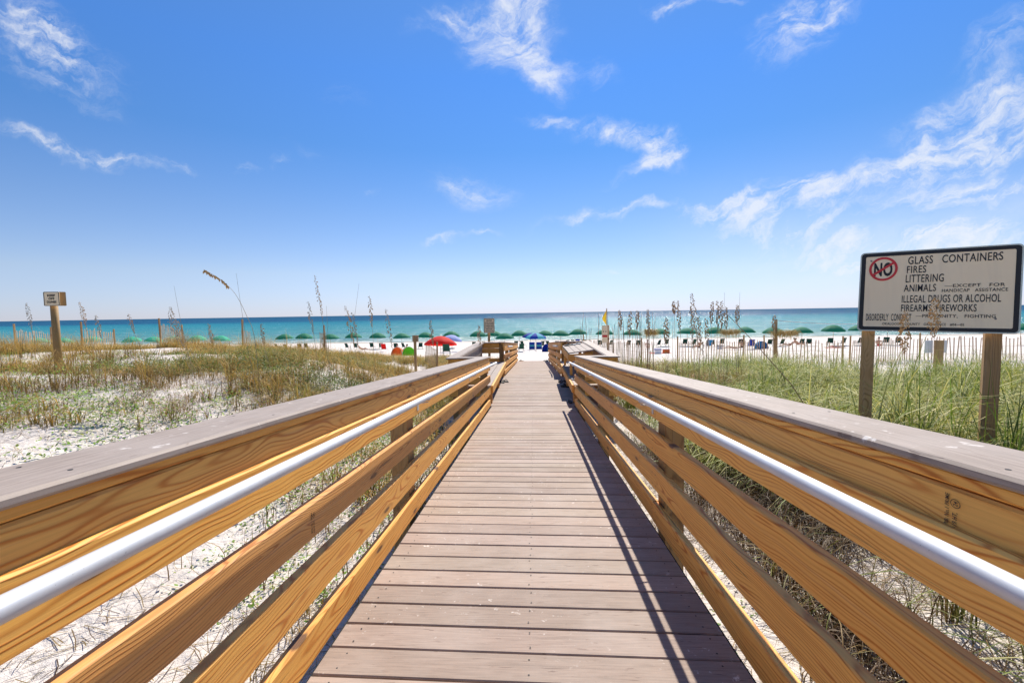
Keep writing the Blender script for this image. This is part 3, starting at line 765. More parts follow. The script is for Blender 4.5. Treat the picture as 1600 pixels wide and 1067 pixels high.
# ------------------------------------------------------------------ sea oats
straw = plain('straw_stem', (.36, .27, .14), .7); straw_dk = plain('dark_stem', (.30, .20, .11), .7)
seedm = plain('seed_husk', (.55, .33, .13), .8); seedpale = plain('pale_seed_husk', (.50, .41, .30), .8); seeddk = plain('brown_seed_husk', (.52, .33, .18), .8)
def oat(base_px, tip, bend, d, label, head=None, pale=False, r=.0028, group=None, mat=None, droop=0.0, basepos=None, fat=1.0):
    """stem from the ground in column base_px to the tip pixel; head = share of the stem that carries seeds"""
    g = G(base_px, d) if basepos is None else basepos
    tp = W(tip[0], tip[1], d); root = empty('sea_oat', g, label, 'sea oat' if head else 'grass stalk', group)
    if not head: root.name = 'grass_stalk'
    v = tp - g; side = Vector((bend, 0, 0)) * v.length
    pts = []
    for i in range(13):
        t = i / 12; p = v * t + side * (math.sin(math.pi * t) * .5)
        pts.append(p)
    # arching over near the top
    if d > 6: r = max(r * 1.5, d * .00052)
    m = MB(); m.tube(pts, [r * (1 - .65 * i / 12) for i in range(13)], 5)
    m.build('stem', mat or straw, root)
    if head:
        h = MB(); n = int(54 * fat); L = v.length; zs = min(1.5, max(.55, d / 7.5))
        rs = random.Random(int(tip[0] * 7 + tip[1]))
        for i in range(n):
            t = 1 - head * (i / n) * .98; j = t * 12; k = min(int(j), 11)
            p = pts[k].lerp(pts[k + 1], j - k)
            tt = (1 - t) / head; ln = .028 * zs * (.7 + .6 * math.sin(math.pi * min(1, tt * .9 + .1)))
            a = rs.uniform(0, 6.28); rr = zs * (.004 + .020 * math.sin(math.pi * min(1, tt + .05))) * fat * rs.uniform(.3, 1)
            c = p + Vector((math.cos(a) * rr + droop * .03 * rs.random(), math.sin(a) * rr, -rr * .5 - abs(droop) * .03 * rs.random()))
            dr_ = Vector((math.cos(a) * .4 + droop * .6, math.sin(a) * .4, -.9 + .6 * (1 - tt))).normalized()
            u = dr_.cross(Vector((0.3, 1, .2))).normalized(); w = dr_.cross(u)
            e = c + dr_ * ln; mid = c + dr_ * ln * .45; q = ln * .30
            h.add([c, mid + u * q, mid + w * q * .5, mid - u * q, mid - w * q * .5, e], [(0, 1, 2), (0, 2, 3), (0, 3, 4), (0, 4, 1), (5, 2, 1), (5, 3, 2), (5, 4, 3), (5, 1, 4)])
        h.build('seed_head', seedpale if pale else (seeddk if d > 9 else seedm), root)
    return root
# hero plants on the left
def arch_oat(pix, d, label, head_n, pale=False):
    """stem through given photo pixels (base first)"""
    P_ = [W(px, py, d) for px, py in pix]; g = G(pix[0][0], d); root = empty('sea_oat', g, label, 'sea oat')
    pts = [Vector((0, 0, -.02))]
    ctl = [Vector((0, 0, 0))] + [p - g for p in P_[1:]]
    for i in range(len(ctl) - 1):
        a0 = ctl[max(i - 1, 0)]; a1 = ctl[i]; a2 = ctl[i + 1]; a3 = ctl[min(i + 2, len(ctl) - 1)]
        for k in range(1, 7):
            t = k / 6; pts.append(.5 * ((2 * a1) + (a2 - a0) * t + (2 * a0 - 5 * a1 + 4 * a2 - a3) * t * t + (3 * a1 - a0 - 3 * a2 + a3) * t ** 3))
    m = MB(); m.tube(pts, [.0048 * (1 - .6 * i / len(pts)) for i in range(len(pts))], 5); m.build('stem', straw, root)
    h = MB(); rs = random.Random(len(pix) + int(pix[-1][0])); np_ = len(pts)
    for i in range(head_n):
        t = 1 - (i / head_n); k = np_ - 1 - int((1 - t) * 8.99); p = pts[k].lerp(pts[k - 1], rs.random())
        ln = rs.uniform(.05, .08); dr_ = Vector((rs.uniform(-.3, .9), rs.uniform(-.4, .4), -.8)).normalized()
        u = dr_.cross(Vector((0, 1, .2))).normalized(); w = dr_.cross(u); e = p + dr_ * ln; mid = p + dr_ * ln * .5; q = ln * .26
        h.add([p, mid + u * q, mid + w * q * .5, mid - u * q, mid - w * q * .5, e], [(0, 1, 2), (0, 2, 3), (0, 3, 4), (0, 4, 1), (5, 2, 1), (5, 3, 2), (5, 4, 3), (5, 1, 4)])
    h.build('seed_head', seedpale if pale else seedm, root)
arch_oat([(402, 560), (398, 530), (386, 495), (368, 460), (345, 437), (318, 421)], 7.5, 'tall sea oat arching left, its brown seed head highest left of the boardwalk', 32)
oat(399, (369, 427), -.02, 7.5, 'bare thin grass stalk rising beside the arching sea oat')
oat(512, (491, 430), .05, 7.5, 'tall sea oat with a slim dark head pointing straight up', .30, droop=.4)
oat(528, (561, 443), 0, 7.8, 'bare stalk leaning right and crossing a sea oat', mat=straw_dk)
oat(566, (540, 478), .04, 7.6, 'sea oat with a dense brown head leaning left in the crossing clump', .34, fat=1.3)
oat(572, (550, 488), .02, 8.2, 'sea oat with a pale thin head just right of the dense brown one', .3, True)
oat(584, (577, 462), .02, 8.2, 'short dark-headed sea oat between the crossing clump and the tan ones', .26)
oat(618, (603, 483), .04, 8.4, 'tan sea oat with a drooping head in front of the green umbrellas', .36, True)
oat(497, (481, 471), .03, 8.8, 'small sea oat with a pale plume left of the slim dark one', .36, True)
oat(513, (510, 478), .0, 8.8, 'bare upright stalk close to the slim dark sea oat')
oat(162, (124, 471), -.10, 9.0, 'sea oat arching left just right of the keep off dunes sign', .34, fat=1.2, droop=.5)
oat(170, (150, 492), -.04, 9.4, 'low pale sea oat under the arching one near the keep off dunes sign', .4, True)
oat(302, (264, 479), -.12, 8.6, 'bushy pale sea oat plume over the left crest', .46, True, fat=2.4, droop=.6)
oat(308, (276, 500), -.12, 8.8, 'lower bushy sea oat plume over the left crest', .46, True, fat=2.0, droop=.6)
oat(300, (272, 447), -.03, 8.6, 'bare stalk leaning left above the bushy plumes')
oat(66, (42, 473), -.08, 9.5, 'faint pale sea oat left of the keep off dunes post', .4, True)
oat(236, (200, 490), -.1, 10, 'short brown sea oat leaning left, between the sign and the bushy plumes', .34, droop=.4)
oat(350, (325, 505), -.1, 9.5, 'short tan sea oat below the horizon left of the arching one', .4, droop=.4)
oat(424, (408, 505), -.1, 9.5, 'short tan sea oat below the horizon right of the arching one', .4, droop=.4)
oat(695, (672, 500), -.05, 10, 'thin sea oat against the sea left of the small notice board', .3)
oat(755, (748, 508), -.02, 11.5, 'short sea oat beside the small notice board', .3)
# right cluster
rc = [(975, 968, 484, .22), (984, 985, 486, .3), (997, 996, 485, .22), (1014, 1012, 483, .3), (1041, 1041, 496, .34), (1057, 1053, 470, .14), (1068, 1059, 469, .34), (1094, 1080, 458, .62),
      (1088, 1078, 478, .5), (1110, 1103, 497, .4), (1114, 1113, 471, .26), (1124, 1121, 470, .3), (1129, 1128, 470, .34), (1137, 1134, 479, .25), (1152, 1152, 476, .22), (1102, 1092, 494, .5), (1206, 1210, 492, .12)]
for i, (b0, tx, ty, hd) in enumerate(rc):
    if i == 7: oat(b0, (tx, ty), .05, 10.5, 'largest and tallest sea oat right of the boardwalk, with a long shaggy head', .5, fat=2.0, mat=straw_dk)
    elif i == 4: oat(b0, (tx, ty), 0, 10.5, 'sea oat with a thick drooping head before the third umbrella right of the flag', .34, fat=1.6, mat=straw_dk)
    elif i == 16: oat(b0, (tx, ty), 0, 10.5, 'lone sea oat with one small head beside the tall fence post', .2, mat=straw_dk)
    else: oat(b0, (tx, ty), random.uniform(-.03, .03), 10 + random.random() * 1.5, 'brown seeded sea oat in the clump between the right bench and the rules sign', hd, group='sea oats in the right clump', mat=straw_dk)
for (b0, tx, ty) in [(1132, 1132, 457), (1154, 1156, 457)]:
    oat(b0, (tx, ty), 0, 10.5, 'tall bare stalk rising above the horizon right of the largest sea oat', group='bare stalks above the horizon', mat=straw_dk)
for i in range(34):
    px = random.uniform(906, 1060); ty = random.uniform(486, 516)
    oat(px + random.uniform(-3, 3), (px, ty), random.uniform(-.05, .05), random.uniform(11, 15), 'thin bare brown stalk in the stand behind the right bench', group='bare stalks behind the right bench', r=.006, mat=straw_dk)
# long dark diagonal stalk
g0 = W(1262, 640, 4.6); st = empty('dry_stalk', (g0.x, g0.y, tzf(g0.x, g0.y)), 'long dark dry stalk leaning left across the right grass', 'stalk')
m = MB(); o_ = st.location; gp = [Vector((g0.x + .12, g0.y, tzf(g0.x, g0.y)))] + [W(*q, 4.6) for q in ((1262, 640), (1236, 600), (1205, 565), (1170, 526), (1139, 494))]
m.tube([p - o_ for p in gp], [.0055, .005, .0045, .004, .0034, .0022], 6); m.build('stem', straw_dk, st)

# ------------------------------------------------------------------ signs
def sign_frame(TL, TR, BL, BR):
    c = (TL + TR + BL + BR) / 4; ex = ((TR - TL) + (BR - BL)).normalized(); up = ((TL - BL) + (TR - BR)).normalized()
    ey = (up - ex * up.dot(ex)).normalized(); ez = ex.cross(ey)
    w = ((TR - TL).length + (BR - BL).length) / 2; h = ((TL - BL).length + (TR - BR).length) / 2
    M4 = Matrix((ex, ey, ez)).transposed().to_4x4(); M4.translation = c
    return M4, w, h
def rrect(w, h, r, n=6):
    pts = []
    for cx, cy, a0 in ((w / 2 - r, h / 2 - r, 0), (-w / 2 + r, h / 2 - r, 90), (-w / 2 + r, -h / 2 + r, 180), (w / 2 - r, -h / 2 + r, 270)):
        for k in range(n + 1):
            a = R(a0 + 90 * k / n); pts.append((cx + r * math.cos(a), cy + r * math.sin(a)))
    return pts
def plate(name, w, h, r, z0, z1, mat, parent, M4, hole=None):
    m = MB(); p = rrect(w, h, r); n = len(p)
    if hole:
        q = rrect(hole[0], hole[1], hole[2])
        m.add([M4 @ Vector((x, y, z1)) for x, y in p] + [M4 @ Vector((x, y, z1)) for x, y in q], [(k, (k + 1) % n, n + (k + 1) % n, n + k) for k in range(n)])
    else:
        m.add([M4 @ Vector((x, y, z1)) for x, y in p] + [M4 @ Vector((x, y, z0)) for x, y in p], [tuple(range(n)), tuple(range(n, 2 * n))[::-1]] + [((k + 1) % n, k, n + k, n + (k + 1) % n) for k in range(n)])
    return m.build(name, mat, parent)
M4, sw, sh = sign_frame(W(1345, 396, 4.47), W(1603, 380, 3.80), W(1339, 516.5, 4.47), W(1592, 522, 3.80))
cpos = M4.translation.copy(); gz = tzf(cpos.x, cpos.y)
sg = empty('rules_sign', (cpos.x, cpos.y, gz), 'big beige beach rules sign with a red crossed-out NO, on two wooden posts', 'sign')
Ms = Matrix.Translation(-sg.location) @ M4
plate('board', sw, sh, .035, -.004, 0, M['sign'], sg, Ms)
plate('rim', sw, sh, .035, 0, .0012, M['signedge'], sg, Ms, (sw - .022, sh - .022, .028))
plate('border', sw - .022, sh - .022, .028, 0, .0016, M['ink'], sg, Ms, (sw - .088, sh - .088, .012))
def uv(u, v): return ((u - .5) * sw, (.5 - v) * sh)
def row(st, u0, u1, v0, v1):
    x0, y0 = uv(u0, v1); x1, _ = uv(u1, v1); return (st, x0, y0, (v1 - v0) * sh, x1 - x0)
Mt = Ms @ Matrix.Translation((0, 0, .0022))
rows = [row('GLASS   CONTAINERS', .327, .89, .075, .172), row('FIRES', .322, .445, .19, .28), row('LITTERING', .317, .556, .298, .395), row('ANIMALS', .308, .512, .418, .508),
        row('\u2014EXCEPT   FOR', .563, .908, .428, .466), row('HANDICAP   ASSISTANCE', .548, .925, .484, .522), row('ILLEGAL DRUGS OR ALCOHOL', .298, .89, .55, .642),
        row('FIREARMS, FIREWORKS', .296, .757, .664, .75), row('DISORDERLY  CONDUCT', .06, .365, .778, .866), row('\u2014PROFANITY,   FIGHTING', .393, .866, .784, .824), row('OKALOOSA   COUNTY   ORDINANCE   #04\u201405', .175, .69, .890, .920)]
text_mesh('lettering', rows, M['ink'], sg, Mt, .010)
x0, y0 = uv(.100, .300); text_mesh('lettering', [('NO', x0, y0, .165 * sh, .126 * sw)], M['ink'], sg, Mt, .035)
rm = MB(); cx, cy = uv(.163, .217); n = 40; vs = []
for k in range(n):
    a = 2 * math.pi * k / n
    for rr in (1, .82): vs.append(Mt @ Vector((cx + .098 * sw * rr * math.cos(a), cy + .150 * sh * rr * math.sin(a), .0008)))
rm.add(vs, [(2 * k, 2 * k + 1, 2 * ((k + 1) % n) + 1, 2 * ((k + 1) % n)) for k in range(n)])
a = R(37); dx, dy = math.cos(a), math.sin(a); L_ = .093 * sw; wd = .010
rm.add([Mt @ Vector((cx + s1 * dx * L_ - s2 * dy * wd, cy + s1 * dy * L_ * .98 + s2 * dx * wd, .0012)) for s1, s2 in ((-1, -1), (1, -1), (1, 1), (-1, 1))], [(0, 1, 2, 3)])
rm.build('prohibition_ring', M['redp'], sg)
for u in (.078, .865):
    top = M4 @ Vector(((u - .5) * sw, sh * .42, -.065)); b = M4 @ Vector(((u - .5) * sw, -sh / 2, -.065)); gg = tzf(b.x, b.y)
    lean = Vector((b.x - .01, b.y, gg - .3)); lumber('post', lean, top, .105, .105, M['grey_post'], sg, up=M4.to_3x3() @ Vector((0, 0, 1)))
bm = MB()
for u in (.078, .865):
    for v in (.11, .835):
        c = Ms @ Vector((*uv(u, v), .003)); ax = Ms.to_3x3()
        bm.add([c + ax @ Vector((.008 * math.cos(t), .008 * math.sin(t), 0)) for t in [k * math.pi / 4 for k in range(8)]], [tuple(range(8))])
bm.build('bolt_heads', M['steel'], sg)
# sea oat head hanging in front of the rules sign
oat(1432, (1466, 462), .02, 3.1, 'golden sea oat head hanging at the centre of the rules sign', .17, False, fat=2.4, r=.0016, droop=-.5)
oat(1400, (1418, 484), .02, 3.0, 'golden sea oat head lower and further left on the rules sign', .18, False, fat=2.4, r=.0016, droop=-.5)

# keep off dunes sign
gp = G(88, 10); ks = empty('dune_sign', gp, 'keep off dunes sign with two plates on a tall round post', 'sign')
topz = W(84, 474, 10).z - gp.z; m = MB(); tp = W(84, 474, 10) - gp
m.tube([(0, 0, -.2), tuple(tp * .5), tuple(tp + Vector((0, 0, .18)))], [.074, .070, .066], 14); m.build('post', M['post'], ks, smooth=True)
def small_sign(root, c, w, h, yaw, rows_, mat=M['sign'], edge=True, name='plate'):
    M4 = Matrix.Translation(c) @ Matrix.Rotation(yaw, 4, 'Z') @ Matrix.Rotation(R(90), 4, 'X')
    plate(name, w, h, w * .08, -.006, 0, mat, root, M4)
    if edge: plate('rim', w * .97, h * .97, w * .06, 0, .0015, M['ink'], root, M4, (w * .88, h * .9, w * .04))
    if rows_: text_mesh('lettering', [(st, -w * f / 2, y * h, hh * h, w * f) for st, y, hh, f in rows_], M['ink'], root, M4 @ Matrix.Translation((0, 0, .004)), .045)
small_sign(ks, W(80.5, 467, 9.85) - gp, .29, .31, YAW + R(14), [('KEEP', .17, .15, .5), ('OFF', -.06, .15, .38), ('DUNES', -.29, .15, .6)])
small_sign(ks, W(93.5, 467, 9.95) - gp, .20, .31, YAW + R(48), None, M['grey_post'], False, 'rear_plate')
# notice board beside the far railing
gp = G(764, 15.5); ns = empty('notice_board', gp, 'small beige notice board with lines of black text on one post', 'sign')
c = W(764.5, 508.7, 15.4) - gp
lumber('post', gp + Vector((0, 0, -.2)), gp + Vector((0, .0, c.z + .1)), .08, .08, M['grey_post'], ns, up=Vector((0, 1, 0)))
small_sign(ns, c + Vector((0, -.05, 0)), .37, .50, YAW, [('NOTICE', .30, .09, .5), ('NO PETS  ALLOWED', .17, .06, .8), ('NO GLASS OR FIRES', .06, .06, .8), ('NO OVERNIGHT CAMPING', -.05, .06, .8), ('NO LITTERING ALWAYS', -.16, .06, .8), ('SWIM AT RISK', -.27, .06, .6), ('THANK YOU FOR CARE', -.38, .06, .8)], edge=True)
# back of a small sign at the left, near the tents
gp = G(648, 16); bs = empty('trail_sign', gp, 'back of a small square wooden sign on a post near the lime tent', 'sign')
c = W(648.5, 529, 16) - gp
lumber('post', gp + Vector((0, 0, -.2)), gp + Vector((0, 0, c.z + .11)), .085, .085, M['grey_post'], bs, up=Vector((0, 1, 0)))
q = MB(); q.box(c + Vector((0, .055, 0)), (.22, .02, .23)); q.build('panel', M['slat'], bs)
# two pale panels on a post behind the rules sign
gp = G(1468, 15); ps = empty('utility_sign', gp, 'short post with two blank white plates, seen under the rules sign', 'sign')
c = W(1467, 542, 15) - gp
lumber('post', gp + Vector((0, 0, -.2)), gp + Vector((0, 0, c.z + .22)), .18, .18, M['grey_post'], ps, up=Vector((0, 1, 0)))
for s_ in (-1, 1):
    q = MB(); q.box(c + Vector((s_ * .23, .12, 0)), (.26, .012, .42)); q.build('plate', M['white'], ps)
# flag post
gp = G(950, 21); fs = empty('flag_post', gp, 'warning flag post with a yellow pennant and a narrow safety board', 'flag post')
t_ = W(950, 508, 21) - gp
lumber('post', gp + Vector((0, 0, -.2)), gp + Vector((0, 0, t_.z)), .10, .10, M['slat'], fs, up=Vector((0, 1, 0)))
q = MB(); tt = W(947.5, 482, 21) - gp; q.tube([(t_.x - .05, -.08, .5), tuple(tt + Vector((0, -.08, 0)))], .022, 6); q.build('pole', M['grey_post'], fs)
q = MB(); a_ = W(946.8, 485, 21) - gp; b_2 = W(946.8, 508, 21) - gp; e_ = W(940.5, 502, 21) - gp
vs = []; fs_ = []; nn = 6
for i in range(nn + 1):
    t = i / nn; p = a_.lerp(b_2, t); tip = p.lerp(Vector((e_.x, e_.y, p.z * .7 + e_.z * .3)), math.sin(math.pi * min(1, t * 1.05)) * .95)
    for k in range(4):
        s_ = k / 3; w_ = p.lerp(tip, s_); vs.append((w_.x, w_.y - .08 + .03 * math.sin(s_ * 6 + t * 3), w_.z))
for i in range(nn):
    for k in range(3): fs_.append((i * 4 + k, i * 4 + k + 1, i * 4 + k + 5, i * 4 + k + 4))
q.add(vs, fs_); q.build('flag', M['yellow'], fs)
c = W(944.5, 522, 20.9) - gp; q = MB(); q.box(c + Vector((0, -.08, 0)), (.26, .02, .80)); q.build('board', M['sign'], fs)
q = MB(); q.box(c + Vector((0, -.094, -.09)), (.23, .006, .10)); q.build('warning_band', M['redp'], fs)
q = MB()
for xx in (-.06, .05): q.box(c + Vector((xx, -.094, .12)), (.035, .006, .05))
q.build('emblems', M['ink'], fs)

# ------------------------------------------------------------------ fences
def fence(pts, label, posts_at=None, hh=1.2, sp=.15, w=.042, posth=1.35):
    P_ = [G(px, d) for px, d in pts]; root = empty('sand_fence', P_[0], label, 'fence'); o0 = P_[0]
    sl = MB(); wr = MB()
    for a, b in zip(P_[:-1], P_[1:]):
        d = b - a; L = Vector((d.x, d.y)).length; n = max(2, int(L / sp)); ang = math.atan2(d.y, d.x)
        tops = []
        for i in range(n):
            t = (i + random.uniform(.4, .6)) / n; x = a.x + d.x * t; y = a.y + d.y * t; z = tzf(x, y)
            h = hh * random.uniform(.93, 1.04); rx = Matrix.Rotation(ang, 3, 'Z') @ Matrix.Rotation(random.gauss(0, .05), 3, 'Y')
            if random.random() < .06: h *= .7
            sl.box(Vector((x, y, z + h / 2 - .08)) - o0, (w * random.uniform(.75, 1.15), .010, h), rx); tops.append(Vector((x, y, z)) - o0)
        for f_ in (.25, .55, .85):
            wr.tube([p + Vector((0, .012, hh * f_)) for p in tops[::3] + [tops[-1]]], .004, 4)
    sl.build('slats', M['slat'], root); wr.build('wire', M['wire'], root)
    for px, d in (posts_at or pts):
        g = G(px, d); lumber('post', g + Vector((0, .05, -.3)), g + Vector((random.uniform(-.04, .04), .05, posth * random.uniform(.95, 1.08))), .055, .055, M['grey_post'], root, up=Vector((0, 1, 0)))
    return root
fence([(21, 20), (50, 21.5), (78, 23)], 'short slatted sand fence at the far left edge of the dune', [(21, 20), (78, 23)], sp=.17)
fence([(125, 19.5), (150, 21), (177, 22.5)], 'slatted sand fence just right of the keep off dunes sign', [(125, 19.5), (177, 22.5)], sp=.17)
fence([(249, 18.5), (266, 20), (284, 22)], 'leaning slatted sand fence beneath the bushy sea oat plumes', [(249, 18.5), (284, 22)], sp=.17)
fence([(377, 19.5), (391, 21)], 'narrow slatted sand fence below the arching sea oat', [(377, 19.5)], sp=.16, hh=.95)
fence([(499, 20), (510, 19)], 'small weathered fence remnant below the slim dark sea oat', [(506, 19.2)], sp=.14, hh=1.15)
fence([(663, 19), (681, 16.5)], 'low slatted fence in front of the red umbrella', [(681, 16.5)], sp=.19, hh=.95, posth=1.1)
fence([(912, 27), (958, 24), (1003, 21.5), (1022, 21)], 'brown slatted fence running from behind the bench to the sandy gap', [(912, 27), (1003, 21.5)], sp=.13)
fence([(1060, 21), (1110, 21.5), (1163, 22)], 'slatted sand fence in front of the third to fifth umbrellas right of the flag', [(1060, 21), (1163, 22)], sp=.15)
fence([(1163, 22), (1196, 22.5), (1255, 21.5), (1319, 20)], 'slatted sand fence crossing the tall round post', [(1196, 22.5), (1319, 20)], sp=.15, posth=1.4)
fence([(1330, 21), (1420, 22), (1530, 21.5), (1660, 21)], 'slatted sand fence running behind the rules sign', [(1330, 21), (1440, 22), (1560, 21.5)], sp=.15)
# tall round post with dry thatch and rope
gp = G(1212, 19); tp_ = empty('fence_post', gp, 'tall brown post rising above the right sand fence', 'post')
t1 = W(1213, 499, 19) - gp; q = MB(); q.tube([(0, 0, -.3), (0, 0, t1.z * .62), (.01, 0, t1.z * .63), tuple(t1)], [.085, .08, .05, .045], 10); q.build('shaft', M['grey_post'], tp_, smooth=False)
q = MB(); a1 = W(1214, 501, 19); b1 = W(1420, 500, 19.5); r0 = empty('rope', a1, 'pale rope sagging from the tall post towards the rules sign', 'rope')
q.tube([a1.lerp(b1, i / 12) - a1 + Vector((0, 0, -.45 * math.sin(math.pi * i / 12) * .35)) for i in range(13)], .012, 5); q.build('line', M['white'], r0)
# dry thatch heaps hanging at the fence
def thatch(px, py, d, w, label):
    c0 = W(px, py, d); N = 420
    P0 = np.stack([c0.x + rng.uniform(-w, w, N), c0.y + rng.uniform(-.2, .2, N), c0.z + rng.uniform(-.05, .12, N)], 1)
    A = rng.uniform(0, 2 * np.pi, N); H = rng.uniform(.2, .5, N); col = dry1[rng.integers(0, 4, N)]
    v, f, c = blades(P0, H, A, np.full(N, 2.0) + rng.uniform(0, .6, N), rng.uniform(.004, .009, N), col * .7, col, 4)
    v = v - np.array(c0)[None, :]
    o = link('dry_thatch', mesh_np('dry_thatch', v, f, c), M['blade']); o.location = c0; return tag(o, label, 'dry grass')
thatch(1226, 524, 19, .5, 'tan heap of dry grass caught beside the tall post')
thatch(1016, 522, 21, .22, 'small brown heap of dry grass on the fence end by the sandy gap')
thatch(1140, 522, 21, .35, 'drooping brown dry grass caught on the middle fence')

# ------------------------------------------------------------------ umbrellas
def canopy_mesh(rad, ht, n=8, m=4, drop=.13):
    vs = [(0, 0, ht)]; fs = []; mi = []
    for j in range(1, m + 1):
        t = j / m
        for k in range(n * 4):
            a = 2 * math.pi * k / (n * 4); e = abs(((k % 4) - 2) / 2)  # 1 on ribs
            rr = rad * t * (1 - .045 * (1 - e) * t); z = ht * (1 - t ** 1.9) - .02 * (1 - e) * t
            vs.append((rr * math.cos(a), rr * math.sin(a), z))
    N = n * 4
    for k in range(N): fs.append((0, 1 + k, 1 + (k + 1) % N)); mi.append((k // 4) % 2)
    for j in range(m - 1):
        for k in range(N):
            a = 1 + j * N + k; b = 1 + j * N + (k + 1) % N; fs.append((a, a + N, b + N, b)); mi.append((k // 4) % 2)
    # hanging valance
    b0 = len(vs) - N
    for k in range(N):
        x, y, z = vs[b0 + k]; vs.append((x * 1.01, y * 1.01, z - drop * (.75 + .25 * abs(((k % 4) - 2) / 2))))
    for k in range(N):
        a = b0 + k; b = b0 + (k + 1) % N; fs.append((a, a + N, b + N, b)); mi.append((k // 4) % 2)
    me = bpy.data.meshes.new('canopy'); me.from_pydata(vs, [], fs); me.update(); me.polygons.foreach_set('material_index', mi)
    me.polygons.foreach_set('use_smooth', [True] * len(fs)); return me
def umbrella(loc, mats, label, rad=1.08, ht=.38, H=2.1, rot=0.0, tilt=(0, 0), group=None):
    root = empty('beach_umbrella', loc, label, 'umbrella', group, rot)
    q = MB(); q.tube([(0, 0, -.3), (0, 0, H - .02)], .02, 8); q.build('pole', M['slat'] , root)
    c = link('canopy', canopy_mesh(rad, ht), list(mats) if isinstance(mats, (list, tuple)) else [mats, mats], root); c.location = (0, 0, H - ht)
    q = MB()
    for k in range(8):
        a = 2 * math.pi * (k * 4) / 32
        q.tube([(0, 0, ht - .03), (rad * .5 * math.cos(a), rad * .5 * math.sin(a), ht * .72 - .02), (rad * .97 * math.cos(a), rad * .97 * math.sin(a), .0)], .007, 4)
    r_ = q.build('ribs', M['white'], c)
    c.rotation_euler = (tilt[0], tilt[1], 0)
    return root
def chair_proto(name, cloth, frame, label, group, high=False):
    root = empty(name, (0, 0, 0), label, 'chair', group)
    q = MB(); q.box((0, .05, .33), (.56, .55, .03), Matrix.Rotation(R(-5), 3, 'X')); q.build('seat', cloth, root)
    q = MB(); hb = .80 if high else .68
    q.box((0, -.30, .33 + hb / 2 * .93), (.54, .025, hb), Matrix.Rotation(R(22), 3, 'X')); q.build('backrest', cloth, root)
    q = MB()
    for s_ in (-.29, .29):
        q.tube([(s_, .34, 0), (s_, .30, .36), (s_, -.2, .30), (s_, -.46, .33 + hb * .95)], .018, 6)
        q.tube([(s_, -.38, 0), (s_, -.24, .60)], .016, 6)
        q.box((s_, .04, .56), (.06, .52, .02))
        q.tube([(s_, .28, .34), (s_, .28, .56)], .014, 6)
    q.tube([(-.29, -.46, .33 + hb * .95), (.29, -.46, .33 + hb * .95)], .018, 6)
    q.build('frame', frame, root)
    return root
def depth_at(px):
    return float(np.interp(px, [0, 350, 700, 900, 1000, 1164, 1253, 1387, 1600], [64, 63, 62, 58, 55, 52.5, 51, 49, 46]))
words = ['first', 'second', 'third', 'fourth', 'fifth', 'sixth', 'seventh', 'eighth', 'ninth', 'tenth', 'eleventh', 'twelfth', 'thirteenth', 'fourteenth', 'fifteenth', 'sixteenth', 'seventeenth', 'eighteenth', 'nineteenth', 'twentieth']
greens = [(60, 0), (98, 0), (143, 0), (205, 0), (240, 0), (272, 0), (307, 0), (345, 0), (444, 1), (475, 1), (516, 1), (552, 1), (590, 1), (627.5, 1), (665, 1), (705, 1), (747, 1), (772, 1), (811.5, 1), (851.5, 1), (876, 1), (903, 1),
          (945, 1), (988, 1), (1032, 1), (1074, 1), (1117, 1), (1164, 1), (1208, 1), (1253, 1), (1302, 1), (1344, 1), (1387, 1), (1595, 1)]
proto = cproto = None
ugroup = 'green umbrellas along the beach'
nb = na = nl = 0
anchor_names = []
for i, (px, dk) in enumerate(greens):
    d = depth_at(px); g = G(px, d)
    if dk == 0: nl += 1; lab = f'faded green umbrella top over the left dune crest, {words[nl-1]} from the left'
    elif px < 835: nb += 1; lab = f'green beach umbrella, {words[nb-1]} of the row running left of the striped one'
    elif px < 940: na += 1; lab = f'green beach umbrella right of the striped one, {words[na-1]} before the yellow flag' if px < 920 else ''
    else:
        na_ = [p for p, _ in greens if p >= 940].index(px)
        lab = f'green beach umbrella, {words[na_]} from the yellow flag going right' if px < 1500 else 'green beach umbrella peeping out right of the rules sign'
    u = umbrella(g, M['green'] if dk else M['lightgreen'], lab, 1.16, .58, 2.25, rot=random.random(), group=ugroup, tilt=(random.uniform(-.06, .10), random.uniform(-.05, .05))) if proto is None or (dk == 1 and greens[i-1][1] == 0) else copy_tree(proto)
    if proto is None or (dk == 1 and greens[i-1][1] == 0): proto = u
    u.location = g; u.rotation_euler = (0, 0, random.random() * 6); u['label'] = lab; u.scale = (1, 1, random.uniform(.97, 1.03))
    # pairs of chairs under the umbrellas that show their feet
    if dk and px < 1500:
        short = (f'{words[nb-1]} umbrella left of the striped one' if px < 835 else f'{words[na-1]} umbrella right of the striped one' if px < 940 else f'{words[na_]} umbrella right of the flag')
        for s_ in (-1, 1):
            if px in (516, 665, 705, 772) and s_ > 0: continue
            cl = f'green chair {"left" if s_ < 0 else "right"} of the pole, {short}'
            if cproto is None: cproto = c = chair_proto('beach_chair', M['dkgreen'], M['dkgreen'], cl, 'green chairs under the umbrellas')
            else: c = copy_tree(cproto)
            x = g.x + s_ * .55 + random.uniform(-.1, .1); y = g.y - .5 + random.uniform(-.2, .2)
            c.location = (x, y, tzf(x, y)); c.rotation_euler = (0, 0, random.uniform(-.7, .7)); c.scale = (.88, .88, .88); c['label'] = cl
# lower green one close behind the notice board
g = G(788.5, 56); u = copy_tree(proto); u.location = g + Vector((0, 0, -.25)); u['label'] = 'green beach umbrella set lowest, just right of the notice board'
